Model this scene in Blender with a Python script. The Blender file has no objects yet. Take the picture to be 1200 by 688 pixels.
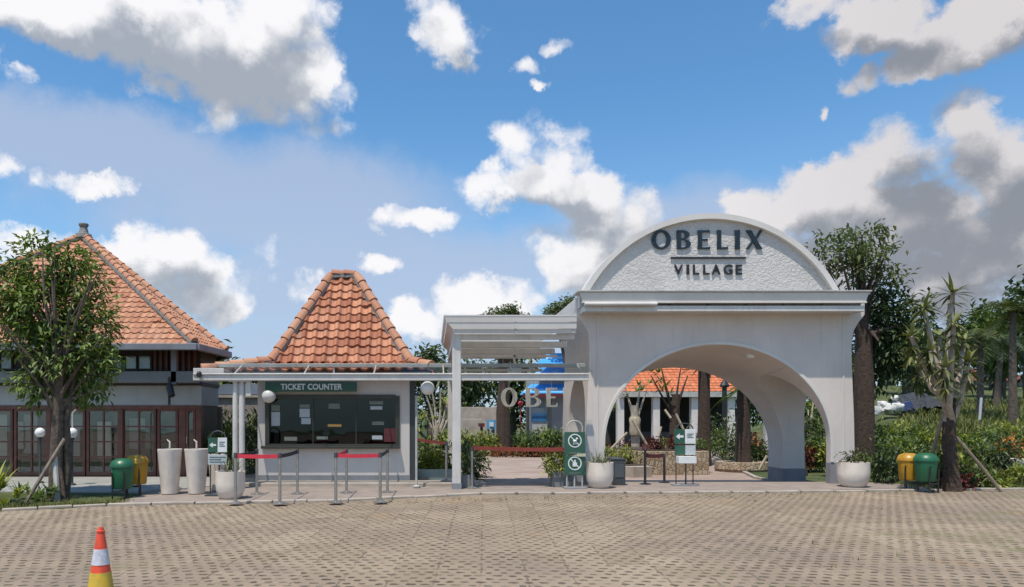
import bpy, bmesh, math, random
import numpy as np
from mathutils import Vector, Matrix, noise as mnoise

R = math.radians
PI = math.pi
scene = bpy.context.scene
COL = scene.collection

# ------------------------------------------------------------------ camera
EYE = 1.65            # eye height
F = 860.0             # focal length in photo pixels (photo 1200 wide)
VX, VY = 507.0, 490.0  # vanishing point of the depth direction in the photo
cam_d = bpy.data.cameras.new('camera')
cam = bpy.data.objects.new('camera', cam_d)
COL.objects.link(cam)
cam.location = (0, 0, EYE)
cam.rotation_euler = (PI/2, 0, 0)
cam_d.sensor_width = 36.0
cam_d.lens = 36.0*F/1200.0
cam_d.shift_x = (600-VX)/1200.0
cam_d.shift_y = (VY-344)/1200.0
cam_d.clip_start = 0.1
cam_d.clip_end = 3000
scene.camera = cam

# ------------------------------------------------------------------ render / exposure
scene.render.engine = 'CYCLES'
scene.view_settings.view_transform = 'Standard'
scene.view_settings.look = 'None'
scene.view_settings.exposure = 0.22
scene.view_settings.gamma = 1.0
scene.view_settings.use_curve_mapping = False
scene.cycles.use_denoising = True
scene.cycles.max_bounces = 7
scene.cycles.transparent_max_bounces = 12
scene.cycles.caustics_reflective = False
scene.cycles.caustics_refractive = False

# ------------------------------------------------------------------ sun
SUN_TO = Vector((-0.20, -0.33, 1.0)).normalized()
SUN_EL = math.asin(SUN_TO.z)
SUN_AZ = math.atan2(SUN_TO.x, SUN_TO.y)
sun_d = bpy.data.lights.new('sun', 'SUN')
sun = bpy.data.objects.new('sun', sun_d)
COL.objects.link(sun)
sun_d.energy = 4.0
sun_d.angle = R(0.6)
sun_d.color = (1.0, 0.93, 0.82)
sun.location = (0, 0, 40)
sun.rotation_euler = (-SUN_TO).to_track_quat('-Z', 'Y').to_euler()

# ------------------------------------------------------------------ sky with cumulus clouds (by direction)
world = bpy.data.worlds.new('World')
scene.world = world
world.use_nodes = True


class NT:
    """small node-building helper"""
    def __init__(self, tree):
        self.t = tree

    def n(self, typ, **kw):
        nd = self.t.nodes.new(typ)
        for k, v in kw.items():
            setattr(nd, k, v)
        return nd

    def put(self, sock, v):
        if hasattr(v, 'is_output') or isinstance(v, bpy.types.NodeSocket):
            self.t.links.new(v, sock)
        elif v is not None:
            sock.default_value = v

    def math(self, op, a, b=None, c=None, clamp=False):
        nd = self.n('ShaderNodeMath', operation=op, use_clamp=clamp)
        for i, v in enumerate((a, b, c)):
            if v is not None:
                self.put(nd.inputs[i], v)
        return nd.outputs[0]

    def vec(self, op, a, b=None, c=None):
        nd = self.n('ShaderNodeVectorMath', operation=op)
        for i, v in enumerate((a, b, c)):
            if v is not None:
                self.put(nd.inputs[i], v)
        return nd.outputs['Value'] if op in ('LENGTH', 'DOT_PRODUCT', 'DISTANCE') else nd.outputs[0]

    def sep(self, v):
        nd = self.n('ShaderNodeSeparateXYZ')
        self.put(nd.inputs[0], v)
        return nd.outputs

    def comb(self, x, y, z=0.0):
        nd = self.n('ShaderNodeCombineXYZ')
        for i, v in enumerate((x, y, z)):
            self.put(nd.inputs[i], v)
        return nd.outputs[0]

    def smooth(self, v, lo, hi, a=0.0, b=1.0):
        nd = self.n('ShaderNodeMapRange', interpolation_type='SMOOTHSTEP')
        self.put(nd.inputs['Value'], v)
        for k, q in (('From Min', lo), ('From Max', hi), ('To Min', a), ('To Max', b)):
            self.put(nd.inputs[k], q)
        return nd.outputs[0]

    def lin(self, v, lo, hi, a=0.0, b=1.0):
        nd = self.n('ShaderNodeMapRange')
        self.put(nd.inputs['Value'], v)
        for k, q in (('From Min', lo), ('From Max', hi), ('To Min', a), ('To Max', b)):
            self.put(nd.inputs[k], q)
        return nd.outputs[0]

    def noise(self, vec, scale, detail=4, rough=0.55, color=False, dim='3D', dist=0.0):
        nd = self.n('ShaderNodeTexNoise', noise_dimensions=dim)
        self.put(nd.inputs['Vector'], vec)
        nd.inputs['Scale'].default_value = scale
        nd.inputs['Detail'].default_value = detail
        nd.inputs['Roughness'].default_value = rough
        nd.inputs['Distortion'].default_value = dist
        return nd.outputs['Color'] if color else nd.outputs['Fac']

    def mix(self, f, a, b, mode='MIX'):
        nd = self.n('ShaderNodeMix', data_type='RGBA', blend_type=mode)
        self.put(nd.inputs[0], f)
        for i, v in ((6, a), (7, b)):
            if isinstance(v, (tuple, list)) and len(v) == 3:
                v = (*v, 1)
            self.put(nd.inputs[i], v)
        return nd.outputs[2]


# cloud masses as the photo shows them: (x, y, half width, half height) seen from the viewpoint; kept as directions
CLOUDS = [
 (40,5,130,42),(150,25,120,60),(230,50,130,75),(300,85,95,75),(350,105,50,50),(372,152,36,20),(330,20,60,55),(70,30,90,36),
 (20,92,24,14),(108,211,46,16),(5,198,24,12),
 (185,305,75,42),(235,330,62,38),(150,285,42,26),(262,352,45,30),(30,290,58,28),(90,305,60,35),(-40,300,60,40),
 (312,302,22,26),(480,261,50,18),(562,352,66,26),(490,376,52,22),(376,334,36,18),(440,312,30,10),
 (612,178,34,40),(664,190,34,34),(570,220,50,30),(640,222,85,32),(700,245,42,30),(652,285,38,30),(757,246,34,28),(722,272,54,36),(690,318,66,40),
 (528,42,42,42),(508,8,30,24),(650,52,24,11),(606,78,17,14),(622,100,11,7),
 (945,12,58,26),(1030,28,80,42),(1140,36,110,42),(1090,72,64,24),(1022,94,24,12),(1190,10,90,44),
 (1128,148,56,50),(1060,192,70,56),(1180,205,84,64),(975,236,84,46),(1085,262,120,66),(905,252,70,28),(1190,290,80,60),(1015,296,100,56),(1110,330,100,56),
 (966,138,8,9),(1290,120,80,60),(1320,300,110,90),(-130,60,120,80),
]
VEILS = [(330,240,250,90),(120,170,200,60),(450,330,300,80),(800,300,200,90),(1050,330,260,110),(560,430,900,70)]


def blob_dir(px, py, rx, ry):
    def ang(x, y):
        d = Vector((x-VX, F, VY-y))
        return math.atan2(d.x, d.y), math.atan2(d.z, math.hypot(d.x, d.y))
    a, e = ang(px, py)
    a2, _ = ang(px+rx, py)
    _, e2 = ang(px, py-ry)
    return a, e, max(a2-a, 0.003), max(e2-e, 0.003)


def field_group(name, blobs):
    g = bpy.data.node_groups.new(name, 'ShaderNodeTree')
    g.interface.new_socket('UV', in_out='INPUT', socket_type='NodeSocketVector')
    g.interface.new_socket('Field', in_out='OUTPUT', socket_type='NodeSocketFloat')
    T = NT(g)
    gi = T.n('NodeGroupInput')
    go = T.n('NodeGroupOutput')
    acc = None
    for b in blobs:
        a, e, ra, re = blob_dir(*b[:4])
        s = 1.35 if b[2] > 74 else (1.0 if b[2] > 38 else 0.50)
        p = T.vec('MULTIPLY_ADD', gi.outputs[0], (1/ra, 1/re, 0), (-a/ra, -e/re, 0))
        q = T.vec('DOT_PRODUCT', p, p)
        v = T.math('MULTIPLY_ADD', q, -s, s)
        acc = v if acc is None else T.math('SMOOTH_MAX', acc, v, 0.35)
    T.put(go.inputs[0], acc)
    return g


W = NT(world.node_tree)
world.node_tree.nodes.clear()
tc = W.n('ShaderNodeTexCoord')
D_ = tc.outputs['Generated']
dx, dy, dz = W.sep(D_)
az = W.math('ARCTAN2', dx, dy)
hor = W.math('SQRT', W.math('ADD', W.math('MULTIPLY', dx, dx), W.math('MULTIPLY', dy, dy)))
el = W.math('ARCTAN2', dz, hor)
n1 = W.vec('SUBTRACT', W.noise(D_, 7.0, 3, 0.6, color=True), (0.5, 0.5, 0.5))
n2 = W.vec('SUBTRACT', W.noise(D_, 24.0, 9, 0.66, color=True), (0.5, 0.5, 0.5))
uv = W.comb(az, el)
uvw = W.vec('ADD', uv, W.vec('ADD', W.vec('MULTIPLY', n1, (0.10, 0.065, 0)), W.vec('MULTIPLY', n2, (0.062, 0.046, 0))))
CG = field_group('cloud_field', CLOUDS)
VG = field_group('veil_field', VEILS)


def fld(grp, v):
    nd = W.n('ShaderNodeGroup')
    nd.node_tree = grp
    W.put(nd.inputs[0], v)
    return nd.outputs[0]


f0 = fld(CG, uvw)
f1 = fld(CG, W.vec('ADD', uvw, (-0.012, 0.040, 0)))
fine = W.math('SUBTRACT', W.noise(D_, 22.0, 10, 0.68), 0.5)
fine2 = W.math('SUBTRACT', W.noise(D_, 7.0, 6, 0.6), 0.5)
vo1 = W.n('ShaderNodeTexVoronoi', feature='F1'); vo1.inputs['Scale'].default_value = 15.0
vo2 = W.n('ShaderNodeTexVoronoi', feature='F1'); vo2.inputs['Scale'].default_value = 38.0
DW = W.vec('ADD', D_, W.vec('MULTIPLY', n2, (0.045, 0.045, 0.045)))
W.put(vo1.inputs['Vector'], DW); W.put(vo2.inputs['Vector'], DW)
bil = W.math('ADD', W.math('MULTIPLY', W.math('SUBTRACT', 0.48, vo1.outputs['Distance']), 0.95), W.math('MULTIPLY', W.math('SUBTRACT', 0.48, vo2.outputs['Distance']), 0.55))
f0n = W.math('ADD', bil, W.math('ADD', f0, W.math('ADD', W.math('MULTIPLY', fine, 1.35), W.math('MULTIPLY', fine2, 0.8))))
# other quarters of the sky: loose generic clouds
back = W.smooth(W.math('ABSOLUTE', az), 0.95, 1.4)
gen = W.smooth(W.noise(D_, 3.2, 8, 0.6), 0.53, 0.68)
alpha = W.smooth(f0n, -0.22, 0.72)
alpha = W.math('MAXIMUM', alpha, W.math('MULTIPLY', gen, back))
alpha = W.math('MULTIPLY', alpha, W.smooth(el, -0.02, 0.03))
shade = W.smooth(W.math('ADD', W.math('MULTIPLY_ADD', bil, -0.9, f1), W.math('ADD', W.math('MULTIPLY', fine2, 0.6), W.math('MULTIPLY', fine, 0.6))), 0.1, 1.25)
lowgrey = W.smooth(az, 0.05, 0.62)           # the cloud bank to the right is a heavier, greyer one
cl_lit = (0.84, 0.83, 0.84)
cl_grey = W.mix(lowgrey, (0.33, 0.365, 0.42), (0.235, 0.25, 0.285))
cl_lit2 = W.mix(lowgrey, cl_lit, (0.62, 0.595, 0.60))
ccol = W.mix(shade, cl_lit2, cl_grey)

sky = W.n('ShaderNodeTexSky', sky_type='NISHITA')
sky.sun_disc = False
sky.sun_elevation = SUN_EL
sky.sun_rotation = SUN_AZ % (2*PI)
sky.air_density = 1.0
sky.dust_density = 0.6
sky.ozone_density = 2.0
skyc = W.mix(1.0, sky.outputs[0], (0.083, 0.130, 0.150), 'MULTIPLY')
veil = W.smooth(W.math('ADD', fld(VG, uvw), W.math('MULTIPLY', fine2, 1.8)), -0.25, 1.1, 0.0, 0.80)
skyv = W.mix(veil, skyc, (0.38, 0.46, 0.62))
skyv = W.mix(W.smooth(el, 0.0, 0.42, 0.42, 0.0), skyv, (0.45, 0.54, 0.68))
final = W.mix(W.math('MULTIPLY', alpha, 0.97), skyv, ccol)
bg = W.n('ShaderNodeBackground')
W.put(bg.inputs['Color'], final)
bg.inputs['Strength'].default_value = 1.0
# the sky texture itself enters at about 0.1
out = W.n('ShaderNodeOutputWorld')
world.node_tree.links.new(bg.outputs[0], out.inputs[0])

# ------------------------------------------------------------------ object helpers


def tag(o, label=None, cat=None, group=None, kind=None):
    if label: o['label'] = label
    if cat: o['category'] = cat
    if group: o['group'] = group
    if kind: o['kind'] = kind
    return o


def thing(name, label, cat, loc=(0, 0, 0), rz=0.0, group=None):
    o = bpy.data.objects.new(name, None)
    COL.objects.link(o)
    o.empty_display_size = 0.1
    o.location = loc
    o.rotation_euler = (0, 0, rz)
    return tag(o, label, cat, group)


def copy_tree(o, parent=None):
    c = o.copy()
    COL.objects.link(c)
    if parent: c.parent = parent
    for ch in list(o.children):
        copy_tree(ch, c)
    return c


def P(px, py, D):
    """a photo position and a distance -> a place in the scene"""
    return Vector(((px-VX)*D/F, D, EYE+(VY-py)*D/F))


def X(px, D): return (px-VX)*D/F


def Z(py, D): return EYE+(VY-py)*D/F


class MB:
    def __init__(self):
        self.v = []; self.f = []; self.c = []

    def add(self, vs, fs, tint=0.5):
        b = len(self.v)
        self.v.extend([tuple(p) for p in vs])
        self.f.extend([tuple(i+b for i in q) for q in fs])
        self.c.extend([tint]*len(fs))
        return self

    def box(self, x0, x1, y0, y1, z0, z1, tint=0.5):
        vs = [(x0,y0,z0),(x1,y0,z0),(x1,y1,z0),(x0,y1,z0),(x0,y0,z1),(x1,y0,z1),(x1,y1,z1),(x0,y1,z1)]
        return self.add(vs, [(3,2,1,0),(4,5,6,7),(0,1,5,4),(1,2,6,5),(2,3,7,6),(3,0,4,7)], tint)

    def bar(self, a, b, w, h=None, up=(0, 0, 1), tint=0.5):
        """square bar from a to b"""
        h = h or w
        a = Vector(a); b = Vector(b)
        d = (b-a).normalized()
        u = Vector(up)
        if abs(d.dot(u)) > 0.98: u = Vector((0, 1, 0))
        s = d.cross(u).normalized(); t = s.cross(d).normalized()
        vs = []
        for p in (a, b):
            for i, j in ((-1,-1),(1,-1),(1,1),(-1,1)):
                vs.append(p+s*(i*w/2)+t*(j*h/2))
        return self.add(vs, [(0,1,2,3),(7,6,5,4),(0,4,5,1),(1,5,6,2),(2,6,7,3),(3,7,4,0)], tint)

    def tube(self, pts, rad, n=10, cap=True, jitter=0.0, seed=0, tint=0.5):
        pts = [Vector(p) for p in pts]
        if not hasattr(rad, '__len__'): rad = [rad]*len(pts)
        rnd = random.Random(seed)
        vs = []; fs = []
        prev = None
        for i, p in enumerate(pts):
            d = (pts[min(i+1, len(pts)-1)]-pts[max(i-1, 0)]).normalized()
            if prev is None:
                s = d.cross(Vector((0, 0, 1)))
                if s.length < 1e-3: s = Vector((1, 0, 0))
                s.normalize()
            else:
                s = (prev-d*prev.dot(d))
                if s.length < 1e-4: s = Vector((1, 0, 0))
                s.normalize()
            prev = s
            t = d.cross(s)
            for k in range(n):
                a = 2*PI*k/n
                r = rad[i]*(1+jitter*(rnd.random()-0.5))
                vs.append(p+s*(r*math.cos(a))+t*(r*math.sin(a)))
        for i in range(len(pts)-1):
            for k in range(n):
                k2 = (k+1) % n
                fs.append((i*n+k, i*n+k2, (i+1)*n+k2, (i+1)*n+k))
        if cap:
            fs.append(tuple(range(n-1, -1, -1)))
            fs.append(tuple((len(pts)-1)*n+k for k in range(n)))
        return self.add(vs, fs, tint)

    def lathe(self, prof, n=24, c=(0, 0, 0), tint=0.5, sx=1, sy=1, jit=0):
        vs = []; fs = []
        for r, z in prof:
            for k in range(n):
                a = 2*PI*k/n
                vs.append((c[0]+sx*r*math.cos(a), c[1]+sy*r*math.sin(a), c[2]+z))
        m = len(prof)
        for i in range(m-1):
            for k in range(n):
                k2 = (k+1) % n
                fs.append((i*n+k, i*n+k2, (i+1)*n+k2, (i+1)*n+k))
        if prof[0][0] > 1e-4: fs.append(tuple(range(n-1, -1, -1)))
        if prof[-1][0] > 1e-4: fs.append(tuple((m-1)*n+k for k in range(n)))
        return self.add(vs, fs, tint)

    def sphere(self, c, r, n=20, sz=1.0):
        m = max(8, n//2)
        return self.lathe([(max(1e-5, r*math.sin(PI*i/m)), -r*sz*math.cos(PI*i/m)) for i in range(m+1)], n, c)

    def prism(self, poly, y0, y1, tint=0.5):
        """polygon in (x, z) extruded along y (convex or concave)"""
        n = len(poly)
        vs = [(x, y0, z) for x, z in poly]+[(x, y1, z) for x, z in poly]
        fs = [tuple(range(n)), tuple(range(2*n-1, n-1, -1))]
        for i in range(n):
            j = (i+1) % n
            fs.append((j, i, n+i, n+j))
        return self.add(vs, fs, tint)

    def slab(self, poly, z0, z1, tint=0.5):
        """polygon in (x, y) extruded along z"""
        n = len(poly)
        vs = [(x, y, z0) for x, y in poly]+[(x, y, z1) for x, y in poly]
        fs = [tuple(range(n-1, -1, -1)), tuple(range(n, 2*n))]
        for i in range(n):
            j = (i+1) % n
            fs.append((i, j, n+j, n+i))
        return self.add(vs, fs, tint)

    def mesh(self, name, off=Vector((0, 0, 0)), smooth=False):
        me = bpy.data.meshes.new(name)
        me.from_pydata([(p[0]-off.x, p[1]-off.y, p[2]-off.z) for p in self.v], [], self.f)
        at = me.attributes.new('tint', 'FLOAT', 'FACE')
        at.data.foreach_set('value', self.c)
        me.update()
        bm = bmesh.new(); bm.from_mesh(me)
        if len(self.f) < 20000:
            bmesh.ops.recalc_face_normals(bm, faces=bm.faces)
        bm.to_mesh(me); bm.free()
        if smooth:
            me.polygons.foreach_set('use_smooth', [True]*len(me.polygons))
            me.set_sharp_from_angle(angle=R(40))
        return me

    def build(self, name, mat, parent=None, world=True, smooth=False, bevel=0.0, label=None):
        off = Vector((0, 0, 0))
        q = parent
        while q is not None and world:
            off = off+Vector(q.location); q = q.parent
        me = self.mesh(name, off, smooth)
        if mat: me.materials.append(mat)
        o = bpy.data.objects.new(name, me)
        COL.objects.link(o)
        if parent: o.parent = parent
        if bevel:
            m = o.modifiers.new('bevel', 'BEVEL')
            m.width = bevel; m.segments = 2; m.limit_method = 'ANGLE'; m.angle_limit = R(40)
        if label: o['label'] = label
        return o


def solo(mb, name, mat, label, cat, group=None, kind=None, smooth=False, bevel=0.0):
    o = mb.build(name, mat, None, smooth=smooth, bevel=bevel)
    return tag(o, label, cat, group, kind)


def shape_mesh(name, loops, depth):
    """closed outlines in a plane (holes allowed) given a thickness -> mesh lying in x/z, front towards -y"""
    cu = bpy.data.curves.new(name, 'CURVE')
    cu.dimensions = '2D'; cu.fill_mode = 'BOTH'; cu.extrude = depth/2
    for lp in loops:
        s = cu.splines.new('POLY'); s.points.add(len(lp)-1); s.use_cyclic_u = True
        for p, (x, z) in zip(s.points, lp): p.co = (x, z, 0, 1)
    o = bpy.data.objects.new(name, cu); COL.objects.link(o)
    dg = bpy.context.evaluated_depsgraph_get()
    me = bpy.data.meshes.new_from_object(o.evaluated_get(dg))
    bpy.data.objects.remove(o); bpy.data.curves.remove(cu)
    me.transform(Matrix.Rotation(PI/2, 4, 'X'))
    me.name = name
    return me


def text_mesh(name, body, height, depth=0.02, weight=0.0, spacing=1.0, align='CENTER'):
    cu = bpy.data.curves.new(name, 'FONT')
    cu.body = body; cu.size = height/0.69; cu.extrude = depth/2; cu.offset = weight
    cu.space_character = spacing; cu.align_x = align; cu.resolution_u = 4
    o = bpy.data.objects.new(name, cu); COL.objects.link(o)
    dg = bpy.context.evaluated_depsgraph_get()
    me = bpy.data.meshes.new_from_object(o.evaluated_get(dg))
    bpy.data.objects.remove(o); bpy.data.curves.remove(cu)
    me.transform(Matrix.Rotation(PI/2, 4, 'X'))
    me.name = name
    return me


def mesh_obj(name, me, mat, parent=None, loc=(0, 0, 0)):
    me.materials.clear(); me.materials.append(mat)
    o = bpy.data.objects.new(name, me); COL.objects.link(o)
    if parent: o.parent = parent
    o.location = loc
    return o


def local(o_parent, p):
    off = Vector((0, 0, 0)); q = o_parent
    while q is not None:
        off += Vector(q.location); q = q.parent
    return Vector(p)-off


# ------------------------------------------------------------------ materials


def mat_new(name):
    m = bpy.data.materials.new(name); m.use_nodes = True
    m.node_tree.nodes.clear()
    T = NT(m.node_tree)
    o = T.n('ShaderNodeOutputMaterial')
    b = T.n('ShaderNodeBsdfPrincipled')
    m.node_tree.links.new(b.outputs[0], o.inputs[0])
    return m, T, b, o


def pos(T):
    return T.n('ShaderNodeNewGeometry').outputs['Position']


def bump(T, b, h, strength=0.3, dist=0.01):
    nd = T.n('ShaderNodeBump')
    nd.inputs['Strength'].default_value = strength
    nd.inputs['Distance'].default_value = dist
    T.put(nd.inputs['Height'], h)
    T.put(b.inputs['Normal'], nd.outputs[0])


def M(name, c1, c2=None, scale=3.0, rough=0.6, metal=0.0, bmp=0.0, bscale=40.0, tint=0.0, grime=0.0, detail=6, spec=0.5, bdist=0.01):
    m, T, b, o = mat_new(name)
    p = pos(T)
    c2 = c2 or tuple(x*0.86 for x in c1)
    n = T.noise(p, scale, detail, 0.6)
    col = T.mix(T.smooth(n, 0.35, 0.68), c1, c2)
    if grime:
        x, y, z = T.sep(p)
        st = T.noise(T.comb(T.math('MULTIPLY', x, 11.0), T.math('MULTIPLY', y, 11.0), T.math('MULTIPLY', z, 0.9)), 1.0, 5, 0.6)
        col = T.mix(T.math('MULTIPLY', T.smooth(st, 0.5, 0.75), grime), col, tuple(q*0.45 for q in c1))
    if tint:
        at = T.n('ShaderNodeAttribute', attribute_name='tint')
        v = T.lin(at.outputs['Fac'], 0, 1, 1-tint, 1+tint)
        col = T.mix(1.0, col, T.comb(v, v, v), 'MULTIPLY')
    T.put(b.inputs['Base Color'], col)
    T.put(b.inputs['Roughness'], T.lin(T.noise(p, scale*2.3, 4), 0.3, 0.7, max(0.02, rough-0.08), min(1, rough+0.08)))
    b.inputs['Metallic'].default_value = metal
    b.inputs['Specular IOR Level'].default_value = spec
    if bmp:
        bump(T, b, T.noise(p, bscale, 5, 0.6), bmp, bdist)
    return m


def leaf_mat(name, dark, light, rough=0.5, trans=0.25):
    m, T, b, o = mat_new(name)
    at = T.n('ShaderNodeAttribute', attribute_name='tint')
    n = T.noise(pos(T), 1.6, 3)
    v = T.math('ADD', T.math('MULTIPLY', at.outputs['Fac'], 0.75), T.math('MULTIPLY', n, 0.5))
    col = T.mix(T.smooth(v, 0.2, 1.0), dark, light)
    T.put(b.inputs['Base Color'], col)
    b.inputs['Roughness'].default_value = rough
    b.inputs['Specular IOR Level'].default_value = 0.35
    tr = T.n('ShaderNodeBsdfTranslucent')
    T.put(tr.inputs['Color'], T.mix(1.0, col, (1.15, 1.25, 0.6), 'MULTIPLY'))
    mx = T.n('ShaderNodeMixShader'); mx.inputs[0].default_value = trans
    T.t.links.new(b.outputs[0], mx.inputs[1]); T.t.links.new(tr.outputs[0], mx.inputs[2])
    T.t.links.new(mx.outputs[0], o.inputs[0])
    return m


def glass_mat(name, tint=(0.35, 0.37, 0.36), refl=0.16, rough=0.02):
    m, T, b, o = mat_new(name)
    tr = T.n('ShaderNodeBsdfTransparent'); tr.inputs[0].default_value = (*tint, 1)
    gl = T.n('ShaderNodeBsdfGlossy'); gl.inputs['Roughness'].default_value = rough
    gl.inputs['Color'].default_value = (0.9, 0.95, 1, 1)
    bump(T, gl, T.noise(pos(T), 1.3, 2), 0.06, 0.05)
    mx = T.n('ShaderNodeMixShader'); mx.inputs[0].default_value = refl
    T.t.links.new(tr.outputs[0], mx.inputs[1]); T.t.links.new(gl.outputs[0], mx.inputs[2])
    T.t.links.new(mx.outputs[0], o.inputs[0])
    return m


WHITE = M('white_paint', (0.66, 0.62, 0.58), (0.60, 0.56, 0.52), 1.2, 0.55, bmp=0.08, bscale=60, grime=0.12)
GATEW = M('gate_plaster', (0.67, 0.60, 0.55), (0.60, 0.535, 0.49), 0.9, 0.6, bmp=0.12, bscale=35, grime=0.16)
STEELW = M('white_painted_steel', (0.63, 0.60, 0.565), (0.54, 0.51, 0.48), 2.0, 0.4, grime=0.3)
STEELD = M('dull_white_steel', (0.47, 0.46, 0.43), (0.38, 0.37, 0.34), 3.0, 0.5, grime=0.35)
GREYB = M('grey_dado', (0.25, 0.25, 0.27), (0.21, 0.21, 0.22), 2.0, 0.6, grime=0.2)
DARKG = M('dark_grey', (0.05, 0.055, 0.06), None, 3.0, 0.5)
BLACK = M('black_metal', (0.02, 0.02, 0.022), None, 3.0, 0.4)
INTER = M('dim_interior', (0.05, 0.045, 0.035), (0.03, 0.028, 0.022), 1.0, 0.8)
INK = M('sign_ink', (0.008, 0.018, 0.025), (0.012, 0.024, 0.032), 2.0, 0.35)
INK2 = M('dark_lettering', (0.015, 0.015, 0.018), None, 2.0, 0.4)
SGREEN = M('sign_green', (0.022, 0.085, 0.055), (0.03, 0.10, 0.065), 2.0, 0.45)
SWHITE = M('sign_white', (0.72, 0.73, 0.71), None, 3.0, 0.5)
CHROME = M('brushed_steel', (0.42, 0.40, 0.38), (0.34, 0.32, 0.30), 8.0, 0.32, metal=0.7)
BELTR = M('red_belt', (0.62, 0.035, 0.06), (0.54, 0.03, 0.05), 6.0, 0.7)
BELTK = M('black_belt', (0.025, 0.025, 0.028), None, 6.0, 0.7)
BELTO = M('rust_red_belt', (0.24, 0.04, 0.025), (0.18, 0.03, 0.02), 6.0, 0.7)
WOOD = M('red_brown_wood', (0.17, 0.058, 0.038), (0.115, 0.038, 0.026), 5.0, 0.5, grime=0.2)
WOODD = M('dark_brown_wood', (0.045, 0.028, 0.022), (0.03, 0.02, 0.016), 5.0, 0.6)
GUTTER = M('gutter_grey', (0.21, 0.22, 0.25), (0.17, 0.18, 0.20), 2.0, 0.5, grime=0.2)
PAVW = M('pavilion_wall', (0.42, 0.415, 0.405), (0.37, 0.365, 0.36), 1.5, 0.7, grime=0.15)
LEDGE = M('ledge_grey', (0.23, 0.235, 0.24), (0.19, 0.195, 0.2), 1.5, 0.7, grime=0.3)
CONC = M('concrete', (0.29, 0.235, 0.20), (0.22, 0.18, 0.155), 2.5, 0.85, bmp=0.25, bscale=50)
KERB = M('kerb_concrete', (0.42, 0.36, 0.30), (0.31, 0.265, 0.22), 2.2, 0.85, bmp=0.25, bscale=40)
POTW = M('cast_stone_pot', (0.78, 0.68, 0.59), (0.67, 0.585, 0.50), 3.0, 0.7, bmp=0.12, bscale=60, grime=0.22)
GREYP = M('grey_planter_box', (0.20, 0.20, 0.195), (0.15, 0.15, 0.15), 3.0, 0.7, bmp=0.1, grime=0.3)
SOIL = M('soil', (0.07, 0.05, 0.035), (0.04, 0.03, 0.02), 8.0, 0.95, bmp=0.6, bscale=30)
BARK = M('brown_bark', (0.13, 0.10, 0.075), (0.07, 0.052, 0.04), 9.0, 0.9, bmp=0.8, bscale=28, bdist=0.03)
BARKD = M('dark_fibrous_bark', (0.085, 0.055, 0.04), (0.045, 0.028, 0.02), 12.0, 0.95, bmp=1.0, bscale=24, bdist=0.04)
BARKP = M('pale_bark', (0.42, 0.36, 0.29), (0.28, 0.235, 0.19), 7.0, 0.85, bmp=0.5, bscale=25, bdist=0.02)
BAMBOO = M('weathered_pole', (0.27, 0.21, 0.16), (0.18, 0.14, 0.105), 9.0, 0.8, bmp=0.2)
PALEPOLE = M('pale_bamboo', (0.48, 0.40, 0.29), (0.37, 0.30, 0.21), 9.0, 0.7, bmp=0.2)
STONE = None
BING = M('green_bin_plastic', (0.010, 0.115, 0.047), (0.022, 0.10, 0.05), 7.0, 0.42, bmp=0.1, bscale=25, grime=0.4)
BINY = M('yellow_bin_plastic', (0.52, 0.27, 0.014), (0.40, 0.21, 0.02), 7.0, 0.42, bmp=0.1, bscale=25, grime=0.4)
CONE_O = M('cone_orange', (0.78, 0.085, 0.035), (0.56, 0.06, 0.03), 14.0, 0.5, bmp=0.15, bscale=70, grime=0.35, detail=9)
CONE_W = M('cone_reflective_white', (0.60, 0.60, 0.66), (0.42, 0.42, 0.47), 22.0, 0.5, grime=0.35, detail=9)
CONE_Y = M('cone_yellow', (0.64, 0.41, 0.03), (0.42, 0.33, 0.06), 14.0, 0.5, grime=0.4, detail=9)
GLOBE = M('opal_globe', (0.78, 0.76, 0.74), (0.74, 0.72, 0.70), 2.0, 0.25)
FRAMEO = M('olive_frame', (0.052, 0.050, 0.038), (0.042, 0.040, 0.03), 3.0, 0.45)
PAPER = M('paper_notice', (0.50, 0.52, 0.53), (0.40, 0.42, 0.44), 25.0, 0.8)
PAPERG = M('dull_notice', (0.22, 0.23, 0.2), (0.16, 0.17, 0.15), 25.0, 0.8)
ORANGEN = M('ochre_notice', (0.40, 0.23, 0.07), None, 25.0, 0.8)
MAROON = M('maroon_cover', (0.12, 0.02, 0.022), None, 6.0, 0.6)
BLUEB = M('blue_panel', (0.03, 0.16, 0.34), (0.03, 0.13, 0.29), 3.0, 0.5)
BLUEL = M('light_blue_panel', (0.12, 0.35, 0.55), None, 3.0, 0.5)
TARPW = M('white_sacking', (0.62, 0.60, 0.56), (0.5, 0.48, 0.45), 4.0, 0.8, bmp=0.5, bscale=12, bdist=0.05)
TARPK = M('dark_netting', (0.025, 0.028, 0.035), (0.06, 0.065, 0.075), 14.0, 0.7, bmp=1.0, bscale=14, bdist=0.08)
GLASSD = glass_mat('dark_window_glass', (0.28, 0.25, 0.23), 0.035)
GLASSP = glass_mat('pavilion_glass', (0.86, 0.85, 0.81), 0.075)
POLYC = glass_mat('clear_roof_sheet', (0.80, 0.82, 0.82), 0.07, 0.15)

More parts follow.
